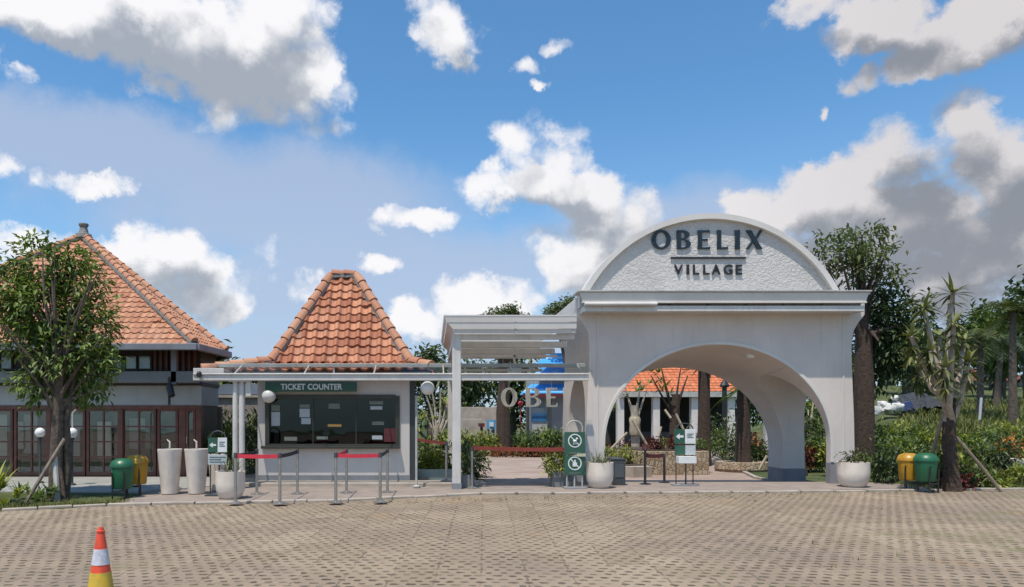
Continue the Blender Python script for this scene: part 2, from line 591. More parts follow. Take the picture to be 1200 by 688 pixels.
L_MID = leaf_mat('mid_green_leaf', (0.036, 0.068, 0.018), (0.15, 0.205, 0.05))
L_DARK = leaf_mat('dark_green_leaf', (0.030, 0.050, 0.022), (0.095, 0.135, 0.055))
L_SAGE = leaf_mat('sage_green_leaf', (0.05, 0.075, 0.03), (0.17, 0.20, 0.085))
L_OLIVE = leaf_mat('olive_leaf', (0.03, 0.045, 0.015), (0.12, 0.14, 0.04))
L_LIME = leaf_mat('yellow_green_leaf', (0.10, 0.14, 0.022), (0.34, 0.36, 0.07))
L_GRASS = leaf_mat('grass_blade', (0.07, 0.085, 0.024), (0.20, 0.20, 0.065), 0.7)
L_RED = leaf_mat('dark_red_leaf', (0.05, 0.012, 0.012), (0.18, 0.04, 0.03))
L_RUST = leaf_mat('rusty_leaf', (0.14, 0.055, 0.02), (0.36, 0.14, 0.05))
L_GREYG = leaf_mat('grey_green_leaf', (0.06, 0.075, 0.045), (0.20, 0.21, 0.12))
L_YUCCA = leaf_mat('yucca_leaf', (0.06, 0.075, 0.025), (0.21, 0.22, 0.075), 0.45, 0.15)


def tile_mat(name, c1, c2, c3):
    m, T, b, o = mat_new(name)
    p = pos(T)
    at = T.n('ShaderNodeAttribute', attribute_name='tint')
    col = T.mix(T.smooth(at.outputs['Fac'], 0.0, 1.0), c1, c2)
    col = T.mix(T.math('MULTIPLY', T.smooth(T.noise(p, 2.2, 6, 0.65), 0.5, 0.72), 0.55), col, c3)
    col = T.mix(T.math('MULTIPLY', T.smooth(T.noise(p, 19.0, 4, 0.6), 0.55, 0.75), 0.4), col, tuple(x*0.55 for x in c1))
    col = T.mix(T.math('MULTIPLY', T.smooth(T.noise(p, 0.9, 7, 0.72, dist=0.6), 0.56, 0.70), 0.5), col, (0.12, 0.085, 0.06))
    T.put(b.inputs['Base Color'], col)
    b.inputs['Roughness'].default_value = 0.75
    bump(T, b, T.noise(p, 60, 4), 0.2, 0.01)
    return m


TILE = tile_mat('clay_tile', (0.29, 0.095, 0.048), (0.51, 0.222, 0.122), (0.39, 0.215, 0.14))
TILE2 = tile_mat('weathered_clay_tile', (0.37, 0.155, 0.085), (0.50, 0.25, 0.145), (0.42, 0.27, 0.19))
TILE3 = tile_mat('orange_clay_tile', (0.48, 0.13, 0.05), (0.58, 0.19, 0.08), (0.42, 0.15, 0.08))
MORTAR = M('ridge_mortar', (0.26, 0.25, 0.24), (0.16, 0.155, 0.15), 9.0, 0.9, bmp=0.6, bscale=25)


def paver_mat():
    m, T, b, o = mat_new('grass_block_paving')
    p = pos(T)
    x, y, z = T.sep(p)
    # the blocks are laid turned a few degrees
    c, s = math.cos(R(-4)), math.sin(R(-4))
    wob = T.noise(p, 1.1, 2)
    xr = T.math('ADD', T.math('ADD', T.math('MULTIPLY', x, c), T.math('MULTIPLY', y, s)), T.math('MULTIPLY', wob, 0.05))
    yr = T.math('ADD', T.math('SUBTRACT', T.math('MULTIPLY', y, c), T.math('MULTIPLY', x, s)), T.math('MULTIPLY', T.noise(p, 0.9, 2), 0.05))
    PX, PY = 0.158, 0.150
    v = T.math('DIVIDE', yr, PY)
    row = T.math('FLOOR', v)
    off = T.math('MULTIPLY', T.math('MODULO', T.math('ABSOLUTE', row), 2.0), 0.5)
    u = T.math('ADD', T.math('DIVIDE', xr, PX), off)
    cell = T.comb(T.math('FLOOR', u), row, 0.0)
    wn = T.n('ShaderNodeTexWhiteNoise', noise_dimensions='3D'); T.put(wn.inputs[0], cell)
    rnd = wn.outputs['Value']
    jx, jy, jz = T.sep(wn.outputs['Color'])
    fu = T.math('SUBTRACT', T.math('SUBTRACT', T.math('FRACT', u), 0.5), T.lin(jx, 0, 1, -0.06, 0.06))
    fv = T.math('SUBTRACT', T.math('SUBTRACT', T.math('FRACT', v), 0.5), T.lin(jy, 0, 1, -0.07, 0.07))
    rr = T.math('SQRT', T.math('ADD', T.math('POWER', T.math('DIVIDE', fu, T.lin(jz, 0, 1, 0.22, 0.33)), 2.0), T.math('POWER', T.math('DIVIDE', fv, T.lin(jx, 0, 1, 0.18, 0.26)), 2.0)))
    rr = T.math('ADD', rr, T.math('MULTIPLY', T.math('SUBTRACT', T.noise(p, 15, 4), 0.5), 2.4))
    hole = T.math('SUBTRACT', 1.0, T.smooth(rr, 0.60, 1.15))
    # block joints
    ju = T.math('ABSOLUTE', T.math('SUBTRACT', T.math('FRACT', T.math('DIVIDE', xr, PX*3)), 0.5))
    jv = T.math('ABSOLUTE', T.math('SUBTRACT', T.math('FRACT', T.math('DIVIDE', yr, PY*4)), 0.5))
    joint = T.math('MAXIMUM', T.math('MULTIPLY', T.smooth(ju, 0.47, 0.492), T.smooth(T.noise(p, 5.5, 4, 0.6), 0.42, 0.62)), T.math('MULTIPLY', T.smooth(jv, 0.485, 0.498), T.math('MULTIPLY', T.smooth(T.noise(p, 4.0, 4, 0.6), 0.42, 0.62), 0.7)))
    blk = T.comb(T.math('FLOOR', T.math('DIVIDE', xr, PX*3)), T.math('FLOOR', T.math('DIVIDE', yr, PY*4)), 3.0)
    wb = T.n('ShaderNodeTexWhiteNoise', noise_dimensions='3D'); T.put(wb.inputs[0], blk)
    base = T.mix(wb.outputs['Value'], (0.255, 0.190, 0.127), (0.330, 0.252, 0.175))
    base = T.mix(T.smooth(T.noise(p, 0.35, 5, 0.6), 0.42, 0.66), base, (0.235, 0.178, 0.128))
    base = T.mix(T.math('MULTIPLY', T.smooth(T.noise(p, 0.55, 4, 0.55, dist=0.5), 0.62, 0.74), 0.6), base, (0.36, 0.20, 0.085))
    base = T.mix(T.math('MULTIPLY', T.smooth(T.noise(p, 22, 6, 0.7), 0.48, 0.72), 0.55), base, (0.19, 0.14, 0.10))
    grassy = T.smooth(T.math('ADD', T.noise(p, 0.45, 4, 0.6), T.lin(x, 3, 12, 0.0, 0.08)), 0.55, 0.68)
    soil = T.mix(rnd, (0.03, 0.021, 0.014), (0.085, 0.062, 0.04))
    hcol = T.mix(T.math('MULTIPLY', T.math('MULTIPLY', grassy, 0.9), T.smooth(rnd, 0.15, 0.5)), soil, (0.13, 0.13, 0.04))
    hs = T.math('MULTIPLY', hole, T.math('MULTIPLY', T.smooth(rnd, 0.0, 0.6, 0.5, 1.0), T.smooth(T.noise(p, 1.3, 5, 0.65), 0.36, 0.58, 0.55, 1.0)))
    col = T.mix(hs, base, hcol)
    col = T.mix(T.math('MULTIPLY', joint, 0.6), col, (0.12, 0.09, 0.065))
    oil = T.math('MULTIPLY', T.smooth(T.noise(p, 0.8, 5, 0.6, dist=0.8), 0.60, 0.72), 0.45)
    col = T.mix(oil, col, (0.14, 0.105, 0.08))
    far = T.noise(p, 3.0, 6, 0.7)
    col = T.mix(T.math('MULTIPLY', T.smooth(T.math('ADD', far, T.math('MULTIPLY', grassy, 0.2)), 0.60, 0.76), 0.45), col, (0.17, 0.155, 0.065))
    T.put(b.inputs['Base Color'], col)
    b.inputs['Roughness'].default_value = 0.9
    h = T.math('SUBTRACT', T.math('MULTIPLY', T.noise(p, 45, 4), 0.18), T.math('MAXIMUM', hs, T.math('MULTIPLY', joint, 0.5)))
    bump(T, b, h, 0.85, 0.035)
    return m


def brickpath_mat():
    m, T, b, o = mat_new('pinkish_brick_paving')
    p = pos(T)
    br = T.n('ShaderNodeTexBrick')
    T.put(br.inputs['Vector'], p)
    br.inputs['Scale'].default_value = 1.0
    br.inputs['Brick Width'].default_value = 0.42
    br.inputs['Row Height'].default_value = 0.21
    br.inputs['Mortar Size'].default_value = 0.012
    br.inputs['Color1'].default_value = (0.34, 0.25, 0.20, 1)
    br.inputs['Color2'].default_value = (0.28, 0.205, 0.165, 1)
    br.inputs['Mortar'].default_value = (0.16, 0.12, 0.10, 1)
    col = T.mix(T.smooth(T.noise(p, 0.8, 5), 0.4, 0.7), br.outputs[0], (0.36, 0.28, 0.235))
    T.put(b.inputs['Base Color'], col)
    b.inputs['Roughness'].default_value = 0.9
    bump(T, b, T.math('ADD', br.outputs[1], T.noise(p, 30, 4)), 0.3, 0.01)
    return m


def stone_mat():
    m, T, b, o = mat_new('rubble_stone')
    p = pos(T)
    vo = T.n('ShaderNodeTexVoronoi', feature='DISTANCE_TO_EDGE')
    T.put(vo.inputs['Vector'], p); vo.inputs['Scale'].default_value = 6.0
    vc = T.n('ShaderNodeTexVoronoi'); T.put(vc.inputs['Vector'], p); vc.inputs['Scale'].default_value = 6.0
    rnd = T.sep(vc.outputs['Color'])[0]
    col = T.mix(rnd, (0.30, 0.215, 0.135), (0.44, 0.35, 0.25))
    col = T.mix(T.smooth(vo.outputs[0], 0.0, 0.06, 1.0, 0.0), col, (0.17, 0.13, 0.09))
    T.put(b.inputs['Base Color'], col)
    b.inputs['Roughness'].default_value = 0.9
    bump(T, b, T.smooth(vo.outputs[0], 0, 0.1), 0.7, 0.03)
    return m


def lawn_mat():
    m, T, b, o = mat_new('rough_grass_ground')
    p = pos(T)
    col = T.mix(T.smooth(T.noise(p, 0.5, 6, 0.65), 0.35, 0.65), (0.055, 0.08, 0.02), (0.13, 0.145, 0.045))
    col = T.mix(T.math('MULTIPLY', T.smooth(T.noise(p, 0.22, 5, 0.6), 0.58, 0.72), 0.7), col, (0.22, 0.17, 0.10))
    col = T.mix(T.smooth(T.noise(p, 14, 4, 0.7), 0.45, 0.7), col, (0.04, 0.06, 0.016))
    T.put(b.inputs['Base Color'], col)
    b.inputs['Roughness'].default_value = 0.95
    bump(T, b, T.noise(p, 18, 5, 0.7), 1.0, 0.08)
    return m


def stucco_mat():
    m, T, b, o = mat_new('rough_textured_plaster')
    p = pos(T)
    col = T.mix(T.smooth(T.noise(p, 1.0, 4), 0.4, 0.7), (0.60, 0.565, 0.54), (0.53, 0.50, 0.475))
    T.put(b.inputs['Base Color'], col)
    b.inputs['Roughness'].default_value = 0.85
    h = T.math('ADD', T.smooth(T.noise(p, 17, 4, 0.6), 0.40, 0.64), T.math('MULTIPLY', T.noise(p, 48, 3), 0.5))
    bump(T, b, h, 0.65, 0.018)
    return m


def stripe_roof_mat():
    m, T, b, o = mat_new('blue_corrugated_sheet')
    p = pos(T)
    x, y, z = T.sep(p)
    w = T.math('FRACT', T.math('MULTIPLY', z, 2.1))
    col = T.mix(T.smooth(w, 0.62, 0.72), (0.06, 0.33, 0.75), (0.30, 0.55, 0.82))
    T.put(b.inputs['Base Color'], col)
    b.inputs['Roughness'].default_value = 0.4
    return m


def sheet_mat():
    m, T, b, o = mat_new('translucent_roof_sheet')
    b.inputs['Base Color'].default_value = (0.70, 0.69, 0.67, 1)
    tr = T.n('ShaderNodeBsdfTranslucent'); tr.inputs['Color'].default_value = (0.75, 0.75, 0.74, 1)
    mx = T.n('ShaderNodeMixShader'); mx.inputs[0].default_value = 0.6
    T.t.links.new(b.outputs[0], mx.inputs[1]); T.t.links.new(tr.outputs[0], mx.inputs[2]); T.t.links.new(mx.outputs[0], o.inputs[0])
    return m


SHEETW = sheet_mat()
PAVER = paver_mat(); BRICKP = brickpath_mat(); STONE = stone_mat(); LAWN = lawn_mat(); STUCCO = stucco_mat(); BLUEROOF = stripe_roof_mat()

# ------------------------------------------------------------------ ground
def sst(a, b, x):
    t = min(1, max(0, (x-a)/(b-a)))
    return t*t*(3-2*t)


def ground_z(x, y):
    """terrain under and around the paved sheets"""
    z = -0.10-0.30*sst(17.6, 20.5, y)              # the garden lies a step lower than the parking place
    line = 10.9+(y-17)*0.52                        # right of this line a rough field climbs away
    w = sst(line-1.2, line+1.2, x)*sst(16.0, 18.5, y)
    fld = 0.03+max(0, y-17.5)*0.098
    if y > 62: fld = 0.03+44.5*0.098+(y-62)*0.012
    z = z*(1-w)+fld*w
    # left: level ground by the pavilion and the ticket counter
    w2 = sst(-0.2, -1.4, x)*sst(13.0, 16.5, y)
    z = z*(1-w2)+(-0.02 if y < 40 else -0.02+(y-40)*0.02)*w2
    # planted verge front left
    w3 = sst(-5.6, -6.6, x)*sst(12.4, 13.6, y)
    z = z*(1-w3)+0.03*w3
    if y > 17: z += 0.05*(mnoise.noise((x*0.35, y*0.35, 0)))*w
    return z


mb = MB()
xs = [-160,-120,-80,-60,-45,-35]+[-30+i*0.8 for i in range(108)]+[58,62,70,85,110,160]
ys = [-60,-30,-10,0,5,9,11]+[12+i*0.5 for i in range(60)]+[42+i*2 for i in range(14)]+[72,80,95,120,160,220,320]
nx = len(xs)
vs = [(x, y, ground_z(x, y)) for y in ys for x in xs]
fs = [(j*nx+i, j*nx+i+1, (j+1)*nx+i+1, (j+1)*nx+i) for j in range(len(ys)-1) for i in range(nx-1)]
mb.add(vs, fs)
solo(mb, 'ground', LAWN, None, None, kind='structure', smooth=True)

# the kerb line between parking place and walkway, as (x, y)
KL = [(-14.0, 12.6), (-7.6, 12.95), (-6.1, 13.75), (-3.75, 14.15), (-1.8, 14.5), (1.06, 15.75), (7.4, 16.12), (12.9, 16.75), (20, 17.6)]
KL2 = [(-60, 12.2)]+KL+[(70, 24)]

pk = MB()
pk.slab([(-60, -40), (70, -40)]+[(x, y) for x, y in KL2[::-1]], -0.30, 0.0)
solo(pk, 'parking_ground', PAVER, None, None, kind='structure')

kb = MB()
for (a, b) in zip(KL[1:-1], KL[2:]):
    va = Vector((*a, 0)); vb = Vector((*b, 0))
    n = int((vb-va).length/0.8)+1
    for i in range(n):
        p = va.lerp(vb, i/n); q = va.lerp(vb, (i+1)/n-0.012)
        d = (q-p).normalized(); s = Vector((-d.y, d.x, 0))
        h = 0.045+0.006*math.sin(i*2.3)
        kb.slab([tuple((p+s*0.003)[:2]), tuple((q+s*0.003)[:2]), tuple((q+s*0.15)[:2]), tuple((p+s*0.15)[:2])], -0.2, h)
o = kb.build('kerb', KERB, bevel=0.012); tag(o, kind='structure')

pv = MB()
sidew = [(x+0.05, y+0.155) for x, y in KL[2:-2]]
pv.slab(sidew+[(11.6, 17.0), (11.4, 18.6), (-0.3, 18.6), (-0.3, 18.0), (-6.1, 18.0), (-6.2, 16.5)], -0.25, 0.035)
o = pv.build('walkway', CONC, bevel=0.0); tag(o, kind='structure')

# terrace in front of the pavilion, pale tiles
tr = MB()
tr.slab([(-16, 16.2), (-6.3, 15.9), (-4.6, 18.05), (-4.6, 19.9), (-16, 19.9)], -0.2, 0.06)
o = tr.build('terrace', M('pale_terrace_tile', (0.33, 0.325, 0.30), (0.26, 0.255, 0.235), 1.5, 0.7, bmp=0.1), bevel=0.01); tag(o, kind='structure')

# garden path: ramps down behind the walkway then runs level
gp = MB()
rows = [(18.603, 0.031), (19.1, -0.06), (20.5, -0.30), (48.0, -0.30)]
L_ = [-0.3, -0.3, -0.3, 0.8]; R_ = [10.7, 10.7, 10.75, 19]
vs = []; fs = []
for (y, z), l, r in zip(rows, L_, R_):
    vs += [(l, y, z), (r, y, z)]
for i in range(3):
    fs.append((2*i, 2*i+1, 2*i+3, 2*i+2))
gp.add(vs, fs)
o = gp.build('garden_path', BRICKP); tag(o, kind='structure')

# lawns beside the garden path
lw = MB()
lw.slab([(10.55, 20.6), (10.45, 23.6), (14.0, 36.5), (26, 40), (26, 20.6)], -0.6, -0.275)
o = lw.build('lawn', LAWN); tag(o, kind='structure')
lk = MB()
for a, b in (((10.45, 21.0), (10.4, 23.6)), ((10.4, 23.6), (13.95, 36.5))):
    lk.bar((*a, -0.27), (*b, -0.27), 0.14, 0.08)
o = lk.build('path_edging', KERB, bevel=0.01); tag(o, kind='structure')

# ------------------------------------------------------------------ foliage builders
def rv(rnd):
    while True:
        v = Vector((rnd.uniform(-1, 1), rnd.uniform(-1, 1), rnd.uniform(-1, 1)))
        if 0.05 < v.length < 1: return v


def leaf(mb, p, d, ln, w, tint, fold=0.25, bend=0.0, up=Vector((0, 0, 1))):
    """one leaf: two folded halves"""
    s = d.cross(up)
    if s.length < 0.05: s = Vector((1, 0, 0))
    s.normalize()
    nrm = s.cross(d).normalized()
    tip = p+d*ln-Vector((0, 0, bend*ln))
    m = p+d*(ln*0.45)
    l = m+s*(w/2)+nrm*(w*fold); r = m-s*(w/2)+nrm*(w*fold)
    mb.add([p, l, tip, r], [(0, 1, 2), (0, 2, 3)], tint)


def leaf_crown(mb, blobs, n, size, rnd, droop=0.4, shell=0.55, aspect=0.42, sprig=7, spread=1.0):
    """leaves in sprigs through the volume of the blobs; uneven outline, gaps between sprigs"""
    vol = [b[3]*b[4]*b[5] for b in blobs]
    tot = sum(vol)
    k = 0
    while k < n:
        q = rnd.random()*tot
        for b, v in zip(blobs, vol):
            q -= v
            if q <= 0: break
        d = rv(rnd).normalized()
        rad = shell+(1-shell)*rnd.random()
        if rnd.random() < 0.10: rad *= 1.12+0.22*rnd.random()
        c = Vector((b[0]+d.x*b[3]*rad, b[1]+d.y*b[4]*rad, b[2]+d.z*b[5]*rad))
        bt = rnd.random()
        axis = (d+rv(rnd)*0.6+Vector((0, 0, 0.25))).normalized()
        for j in range(sprig):
            o = c+rv(rnd)*(size*1.5*spread)
            dr = (axis+rv(rnd)*1.1-Vector((0, 0, droop))).normalized()
            s = size*rnd.uniform(0.65, 1.25)
            leaf(mb, o, dr, s, s*aspect, min(1, max(0, 0.25+0.5*bt+rnd.uniform(-0.3, 0.3))), 0.2, 0.15)
            k += 1


def strip(mb, p, d, ln, w, droop, tint, segs=4, tip=0.05, fold=0.0):
    """long narrow leaf bending over under its weight"""
    d = d.normalized()
    s = d.cross(Vector((0, 0, 1)))
    if s.length < 0.05: s = Vector((1, 0, 0))
    s.normalize()
    pts = []
    q = Vector(p); cur = d.copy()
    for i in range(segs+1):
        t = i/segs
        ww = w*(0.6+0.9*t) if t < 0.35 else w*max(tip, 1.0-(t-0.35)/0.65)
        pts.append((q-s*ww/2, q+Vector((0, 0, -fold*ww)), q+s*ww/2))
        cur = (cur-Vector((0, 0, droop/segs))).normalized()
        q = q+cur*(ln/segs)
    vs = [p for t in pts for p in t]
    fs = []
    for i in range(segs):
        for k in (0, 1):
            fs.append((i*3+k, i*3+k+1, i*3+k+4, i*3+k+3))
    mb.add(vs, fs, tint)


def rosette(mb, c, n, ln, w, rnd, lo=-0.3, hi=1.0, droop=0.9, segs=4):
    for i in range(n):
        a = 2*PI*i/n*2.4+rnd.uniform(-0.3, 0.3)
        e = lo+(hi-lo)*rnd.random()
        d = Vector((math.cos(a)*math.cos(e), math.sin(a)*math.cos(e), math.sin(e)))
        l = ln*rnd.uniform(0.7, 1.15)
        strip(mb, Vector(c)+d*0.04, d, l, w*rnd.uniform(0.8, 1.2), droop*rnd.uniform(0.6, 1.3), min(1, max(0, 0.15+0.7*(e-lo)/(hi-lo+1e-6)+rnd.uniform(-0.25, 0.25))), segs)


def bent(a, b, k, n=5, side=Vector((1, 0.3, 0))):
    a = Vector(a); b = Vector(b)
    return [a.lerp(b, i/n)+side*(k*math.sin(PI*i/n)) for i in range(n+1)]


def grass_tuft(mb, c, n, h, spread, rnd, w=0.02):
    for i in range(n):
        a = rnd.uniform(0, 2*PI); r = spread*math.sqrt(rnd.random())
        p = Vector((c[0]+r*math.cos(a), c[1]+r*math.sin(a), c[2]))
        d = Vector((rnd.uniform(-.5, .5), rnd.uniform(-.5, .5), 1))
        strip(mb, p, d, h*rnd.uniform(0.6, 1.2), w, rnd.uniform(0.3, 1.1), rnd.random(), 3)


def make_shrub(name, label, loc, rx, ry, h, n, size, mat, seed, group=None, cat='shrub', droop=0.2, aspect=0.4, stems=4):
    rnd = random.Random(seed)
    t = thing(name, label, cat, loc, 0, group)
    fo = MB()
    bl = []
    for i in range(4):
        a = rnd.uniform(0, 2*PI)
        bl.append((math.cos(a)*rx*0.4, math.sin(a)*ry*0.4, h*rnd.uniform(0.42, 0.62), rx*0.62, ry*0.62, h*rnd.uniform(0.32, 0.46)))
    leaf_crown(fo, bl, n, size, rnd, droop, 0.35, aspect)
    fo.build('foliage', mat, t, world=False)
    st = MB()
    for i in range(stems):
        a = rnd.uniform(0, 2*PI)
        st.tube(bent((0.1*math.cos(a), 0.1*math.sin(a), -0.05), (math.cos(a)*rx*0.5, math.sin(a)*ry*0.5, h*0.7), 0.05), [0.02, 0.018, 0.015, 0.012, 0.01, 0.006], 5)
    st.build('stem', BARK, t, world=False)
    return t


def make_spiky(name, label, loc, n, ln, w, mat, seed, group=None, cat='plant', lo=0.2, hi=1.4, droop=0.8):
    rnd = random.Random(seed)
    t = thing(name, label, cat, loc, 0, group)
    fo = MB()
    rosette(fo, (0, 0, 0.0), n, ln, w, rnd, lo, hi, droop)
    fo.build('leaves', mat, t, world=False)
    return t


# ------------------------------------------------------------------ roof tiles as geometry
def tiled_face(mb, bl, br, tr_, tl, tw, th, rnd, amp=0.028, step=0.035, seg=5):
    """courses of curved tiles on a sloping face given by its corners (bottom-left, bottom-right, top-right, top-left)"""
    bl, br, tr_, tl = map(Vector, (bl, br, tr_, tl))
    nrm = (br-bl).cross(tl-bl).normalized()
    if nrm.z < 0: nrm = -nrm
    e = (br-bl).normalized()
    # height direction up the slope
    up = nrm.cross(e).normalized()
    if up.z < 0: up = -up
    H = (tl-bl).dot(up)
    def bounds(t):
        return bl.lerp(tl, t), br.lerp(tr_, t)
    rows = max(1, round(H/th))
    for r in range(rows):
        t0 = r/rows; t1 = min(1.0, (r+1.12)/rows)
        l0, r0 = bounds(t0); l1, r1 = bounds(t1)
        xl = min((l0-bl).dot(e), (l1-bl).dot(e)); xr = max((r0-bl).dot(e), (r1-bl).dot(e))
        k0 = math.floor(xl/tw); k1 = math.ceil(xr/tw)
        for k in range(k0, k1):
            tint = min(1, max(0, 0.5+rnd.gauss(0, 0.25)))
            lift = step+rnd.uniform(-0.010, 0.012)+(0.03 if rnd.random() < 0.02 else 0)
            us = [(k+i/seg)*tw for i in range(seg+1)]
            lo = []; hi = []
            a0, b0 = (l0-bl).dot(e), (r0-bl).dot(e); a1, b1 = (l1-bl).dot(e), (r1-bl).dot(e)
            if us[-1] <= min(a0, a1) or us[0] >= max(b0, b1): continue
            for i, u in enumerate(us):
                ph = i/seg
                # hollow for two thirds, a roll at the right third
                prof = amp*(1.0 if 0.5 < ph < 0.99 else 0.0)*math.sin(PI*max(0, (ph-0.5)/0.5))*1.6-amp*0.35*math.sin(PI*min(1, ph/0.55))
                uu0 = min(max(u, a0), b0); uu1 = min(max(u, a1), b1)
                lo.append(bl+e*uu0+up*(H*t0)+nrm*(prof+lift))
                hi.append(bl+e*uu1+up*(H*t1)+nrm*(prof))
            und = [p-nrm*(lift*0.9) for p in lo]
            vs = lo+hi+und
            n = seg+1
            fs = []
            for i in range(seg):
                fs.append((i, i+1, n+i+1, n+i))
                fs.append((2*n+i, 2*n+i+1, i+1, i))
            mb.add(vs, fs, tint)


def ridge_caps(mb, a, b, r, ln, rnd, n=8):
    """overlapping half-round tiles along a hip, lower end first"""
    a = Vector(a); b = Vector(b)
    L = (b-a).length; k = max(1, round(L/ln))
    d = (b-a).normalized()
    s = d.cross(Vector((0, 0, 1))).normalized()
    u = s.cross(d).normalized()
    for i in range(k):
        p = a+d*(L*i/k); q = a+d*(L*min(1, (i+1.15)/k))
        r0 = r*1.08; r1 = r*0.86
        vs = []
        for c, rr, up in ((p, r0, 0.03), (q, r1, 0.0)):
            for j in range(n+1):
                t = PI*j/n
                vs.append(c+s*(rr*math.cos(t))+u*(rr*math.sin(t)*1.0+up*r*4))
        fs = [(j, j+1, n+1+j+1, n+1+j) for j in range(n)]
        fs.append(tuple(range(n, -1, -1)))
        mb.add(vs, fs, min(1, max(0, 0.45+rnd.gauss(0, 0.25))))


# ================================================================== THE GATE
GF, GB = 18.1, 21.45           # front and back of the gate
gx = X(841, GF)                # middle of the arch
ELR = 132*GF/F; ELZ = Z(520, GF); ELH = 116*GF/F
gate = thing('archway_gate', 'white arched entrance gate with a rounded gable and dark raised lettering', 'gate', (gx, GF, 0.03))


def arch(cx, a, zc, h, n=28, z0=-1.0):
    pts = [(cx-a, z0)]
    for i in range(n+1):
        t = PI-PI*i/n
        pts.append((cx+a*math.cos(t), zc+h*math.sin(t)))
    pts.append((cx+a, z0))
    return pts


OUTR = [(10.44, 0.0), (10.40, 1.6), (10.36, 2.6), (10.335, 3.3), (10.35, 3.62), (10.40, 3.82), (10.50, 4.00), (10.66, 4.20), (10.66, 4.62)]
OUTL = [(2*7.10-x, z) for x, z in OUTR]
body = MB()
body.prism([(x, z) for x, z in OUTL[::-1]]+[(x, z) for x, z in OUTR], GF, GB)
# legs run below ground so the boolean and the lower garden level are both covered
body.v = [(x, y, -0.45 if z == 0.0 else z) for x, y, z in body.v]
gb = body.build('gate_body', GATEW, gate)


def loft(profA, yA, profB, yB):
    m = MB(); n = len(profA)
    m.add([(x, yA, z) for x, z in profA]+[(x, yB, z) for x, z in profB],
          [tuple(range(n)), tuple(range(2*n-1, n-1, -1))]+[((i+1) % n, i, n+i, n+(i+1) % n) for i in range(n)])
    return m


bx_c, b_a = X(789, GB), 111*GB/F
fA = arch(gx, ELR, ELZ, ELH); fB = arch(bx_c, b_a, Z(524, GB), 93*GB/F)
def ext(p, q, t): return [(a[0]+(b[0]-a[0])*t, a[1]+(b[1]-a[1])*t) for a, b in zip(p, q)]
cutters = [loft(ext(fA, fB, -0.06), GF-0.2, ext(fA, fB, 1.06), GB+0.2)]
sc_ = MB()
sa = [(19.42-1.12, -1.0)]+[(19.42+1.12*math.cos(PI-PI*i/20), 1.45+1.35*math.sin(PI*i/20)) for i in range(21)]+[(19.42+1.12, -1.0)]
n = len(sa)
sc_.add([(2.5, y, z) for y, z in sa]+[(12, y, z) for y, z in sa],
        [tuple(range(n)), tuple(range(2*n-1, n-1, -1))]+[((i+1) % n, i, n+i, n+(i+1) % n) for i in range(n)])
cutters.append(sc_)
for ct in cutters:
    co = ct.build('cutter', None)
    bm = bmesh.new(); bm.from_mesh(co.data); bmesh.ops.recalc_face_normals(bm, faces=bm.faces); bm.to_mesh(co.data); bm.free()
    co.location = (0, 0, 0)
    md = gb.modifiers.new('cut', 'BOOLEAN'); md.operation = 'DIFFERENCE'; md.object = co; md.solver = 'EXACT'
    bpy.context.view_layer.update()
    dg = bpy.context.evaluated_depsgraph_get()
    me = bpy.data.meshes.new_from_object(gb.evaluated_get(dg))
    gb.modifiers.clear(); gb.data = me
    bpy.data.objects.remove(co)
gb.data.materials.clear(); gb.data.materials.append(GATEW)
gb.data.polygons.foreach_set('use_smooth', [True]*len(gb.data.polygons)); gb.data.set_sharp_from_angle(angle=R(25))
bv = gb.modifiers.new('bevel', 'BEVEL'); bv.width = 0.012; bv.segments = 2; bv.limit_method = 'ANGLE'; bv.angle_limit = R(35)

# painted grey foot of each column
BH = 0.53
for (x0, x1, y0, y1) in ((gx+ELR, 10.44, GF, 18.3), (9.80, 10.44, 20.54, GB), (2*7.1-10.44, gx-ELR, GF, 18.3), (2*7.1-10.44, 4.30, 20.54, GB)):
    m = MB(); z0 = -0.35 if y0 > 19 else 0.0; zt = 0.24 if y0 > 19 else 0.55
    m.box(x0-0.006, x1+0.006, y0-0.006, y1+0.006, z0, zt)
    m.build('column_base', GREYB, gate, bevel=0.006)

# added arch band, white paint standing for its light-catching edge; corner beads on the front face
ia_ = [(gx+ELR*math.cos(PI-PI*i/40), ELZ+ELH*math.sin(PI*i/40)) for i in range(41)]
oa_ = [(gx+(ELR+.085)*math.cos(PI-PI*i/40), ELZ+(ELH+.085)*math.sin(PI*i/40)) for i in range(41)]
ia_ = [(ia_[0][0], .56)]+ia_+[(ia_[-1][0], .56)]; oa_ = [(oa_[0][0], .56)]+oa_+[(oa_[-1][0], .56)]
m = MB(); n = len(ia_); y0, y1 = GF-.028, GF+.05
m.add([(x, y0, z) for x, z in ia_]+[(x, y0, z) for x, z in oa_]+[(x, y1, z) for x, z in ia_]+[(x, y1, z) for x, z in oa_],
      [f for i in range(n-1) for f in ((i, i+1, n+i+1, n+i), (2*n+i, 2*n+i+1, i+1, i), (n+i, n+i+1, 3*n+i+1, 3*n+i))]+[(0, n, 3*n, 2*n), (n-1, 3*n-1, 4*n-1, 2*n-1)])
m.build('arch_lit_edge', WHITE, gate, bevel=.012)
for x in (10.13, 2*7.1-10.13):
    m = MB(); m.box(x-.02, x+.02, GF-.018, GF+.02, .56, 4.2); m.build('corner_bead', WHITE, gate, bevel=.006)

# gable: arc-shaped rim with a rough plaster panel inside
gz0 = 4.66; gcx = X(833.5, GF); GH = Z(250, GF)-gz0; HW = 153*GF/F
RAD = (HW*HW+GH*GH)/(2*GH); gcz = gz0+GH-RAD


def seg_arc(r, z0=gz0, n=48):
    a = math.asin(min(1, (z0-gcz)/r))
    return [(gcx+r*math.cos(PI-a-(PI-2*a)*i/n), gcz+r*math.sin(PI-a-(PI-2*a)*i/n)) for i in range(n+1)]


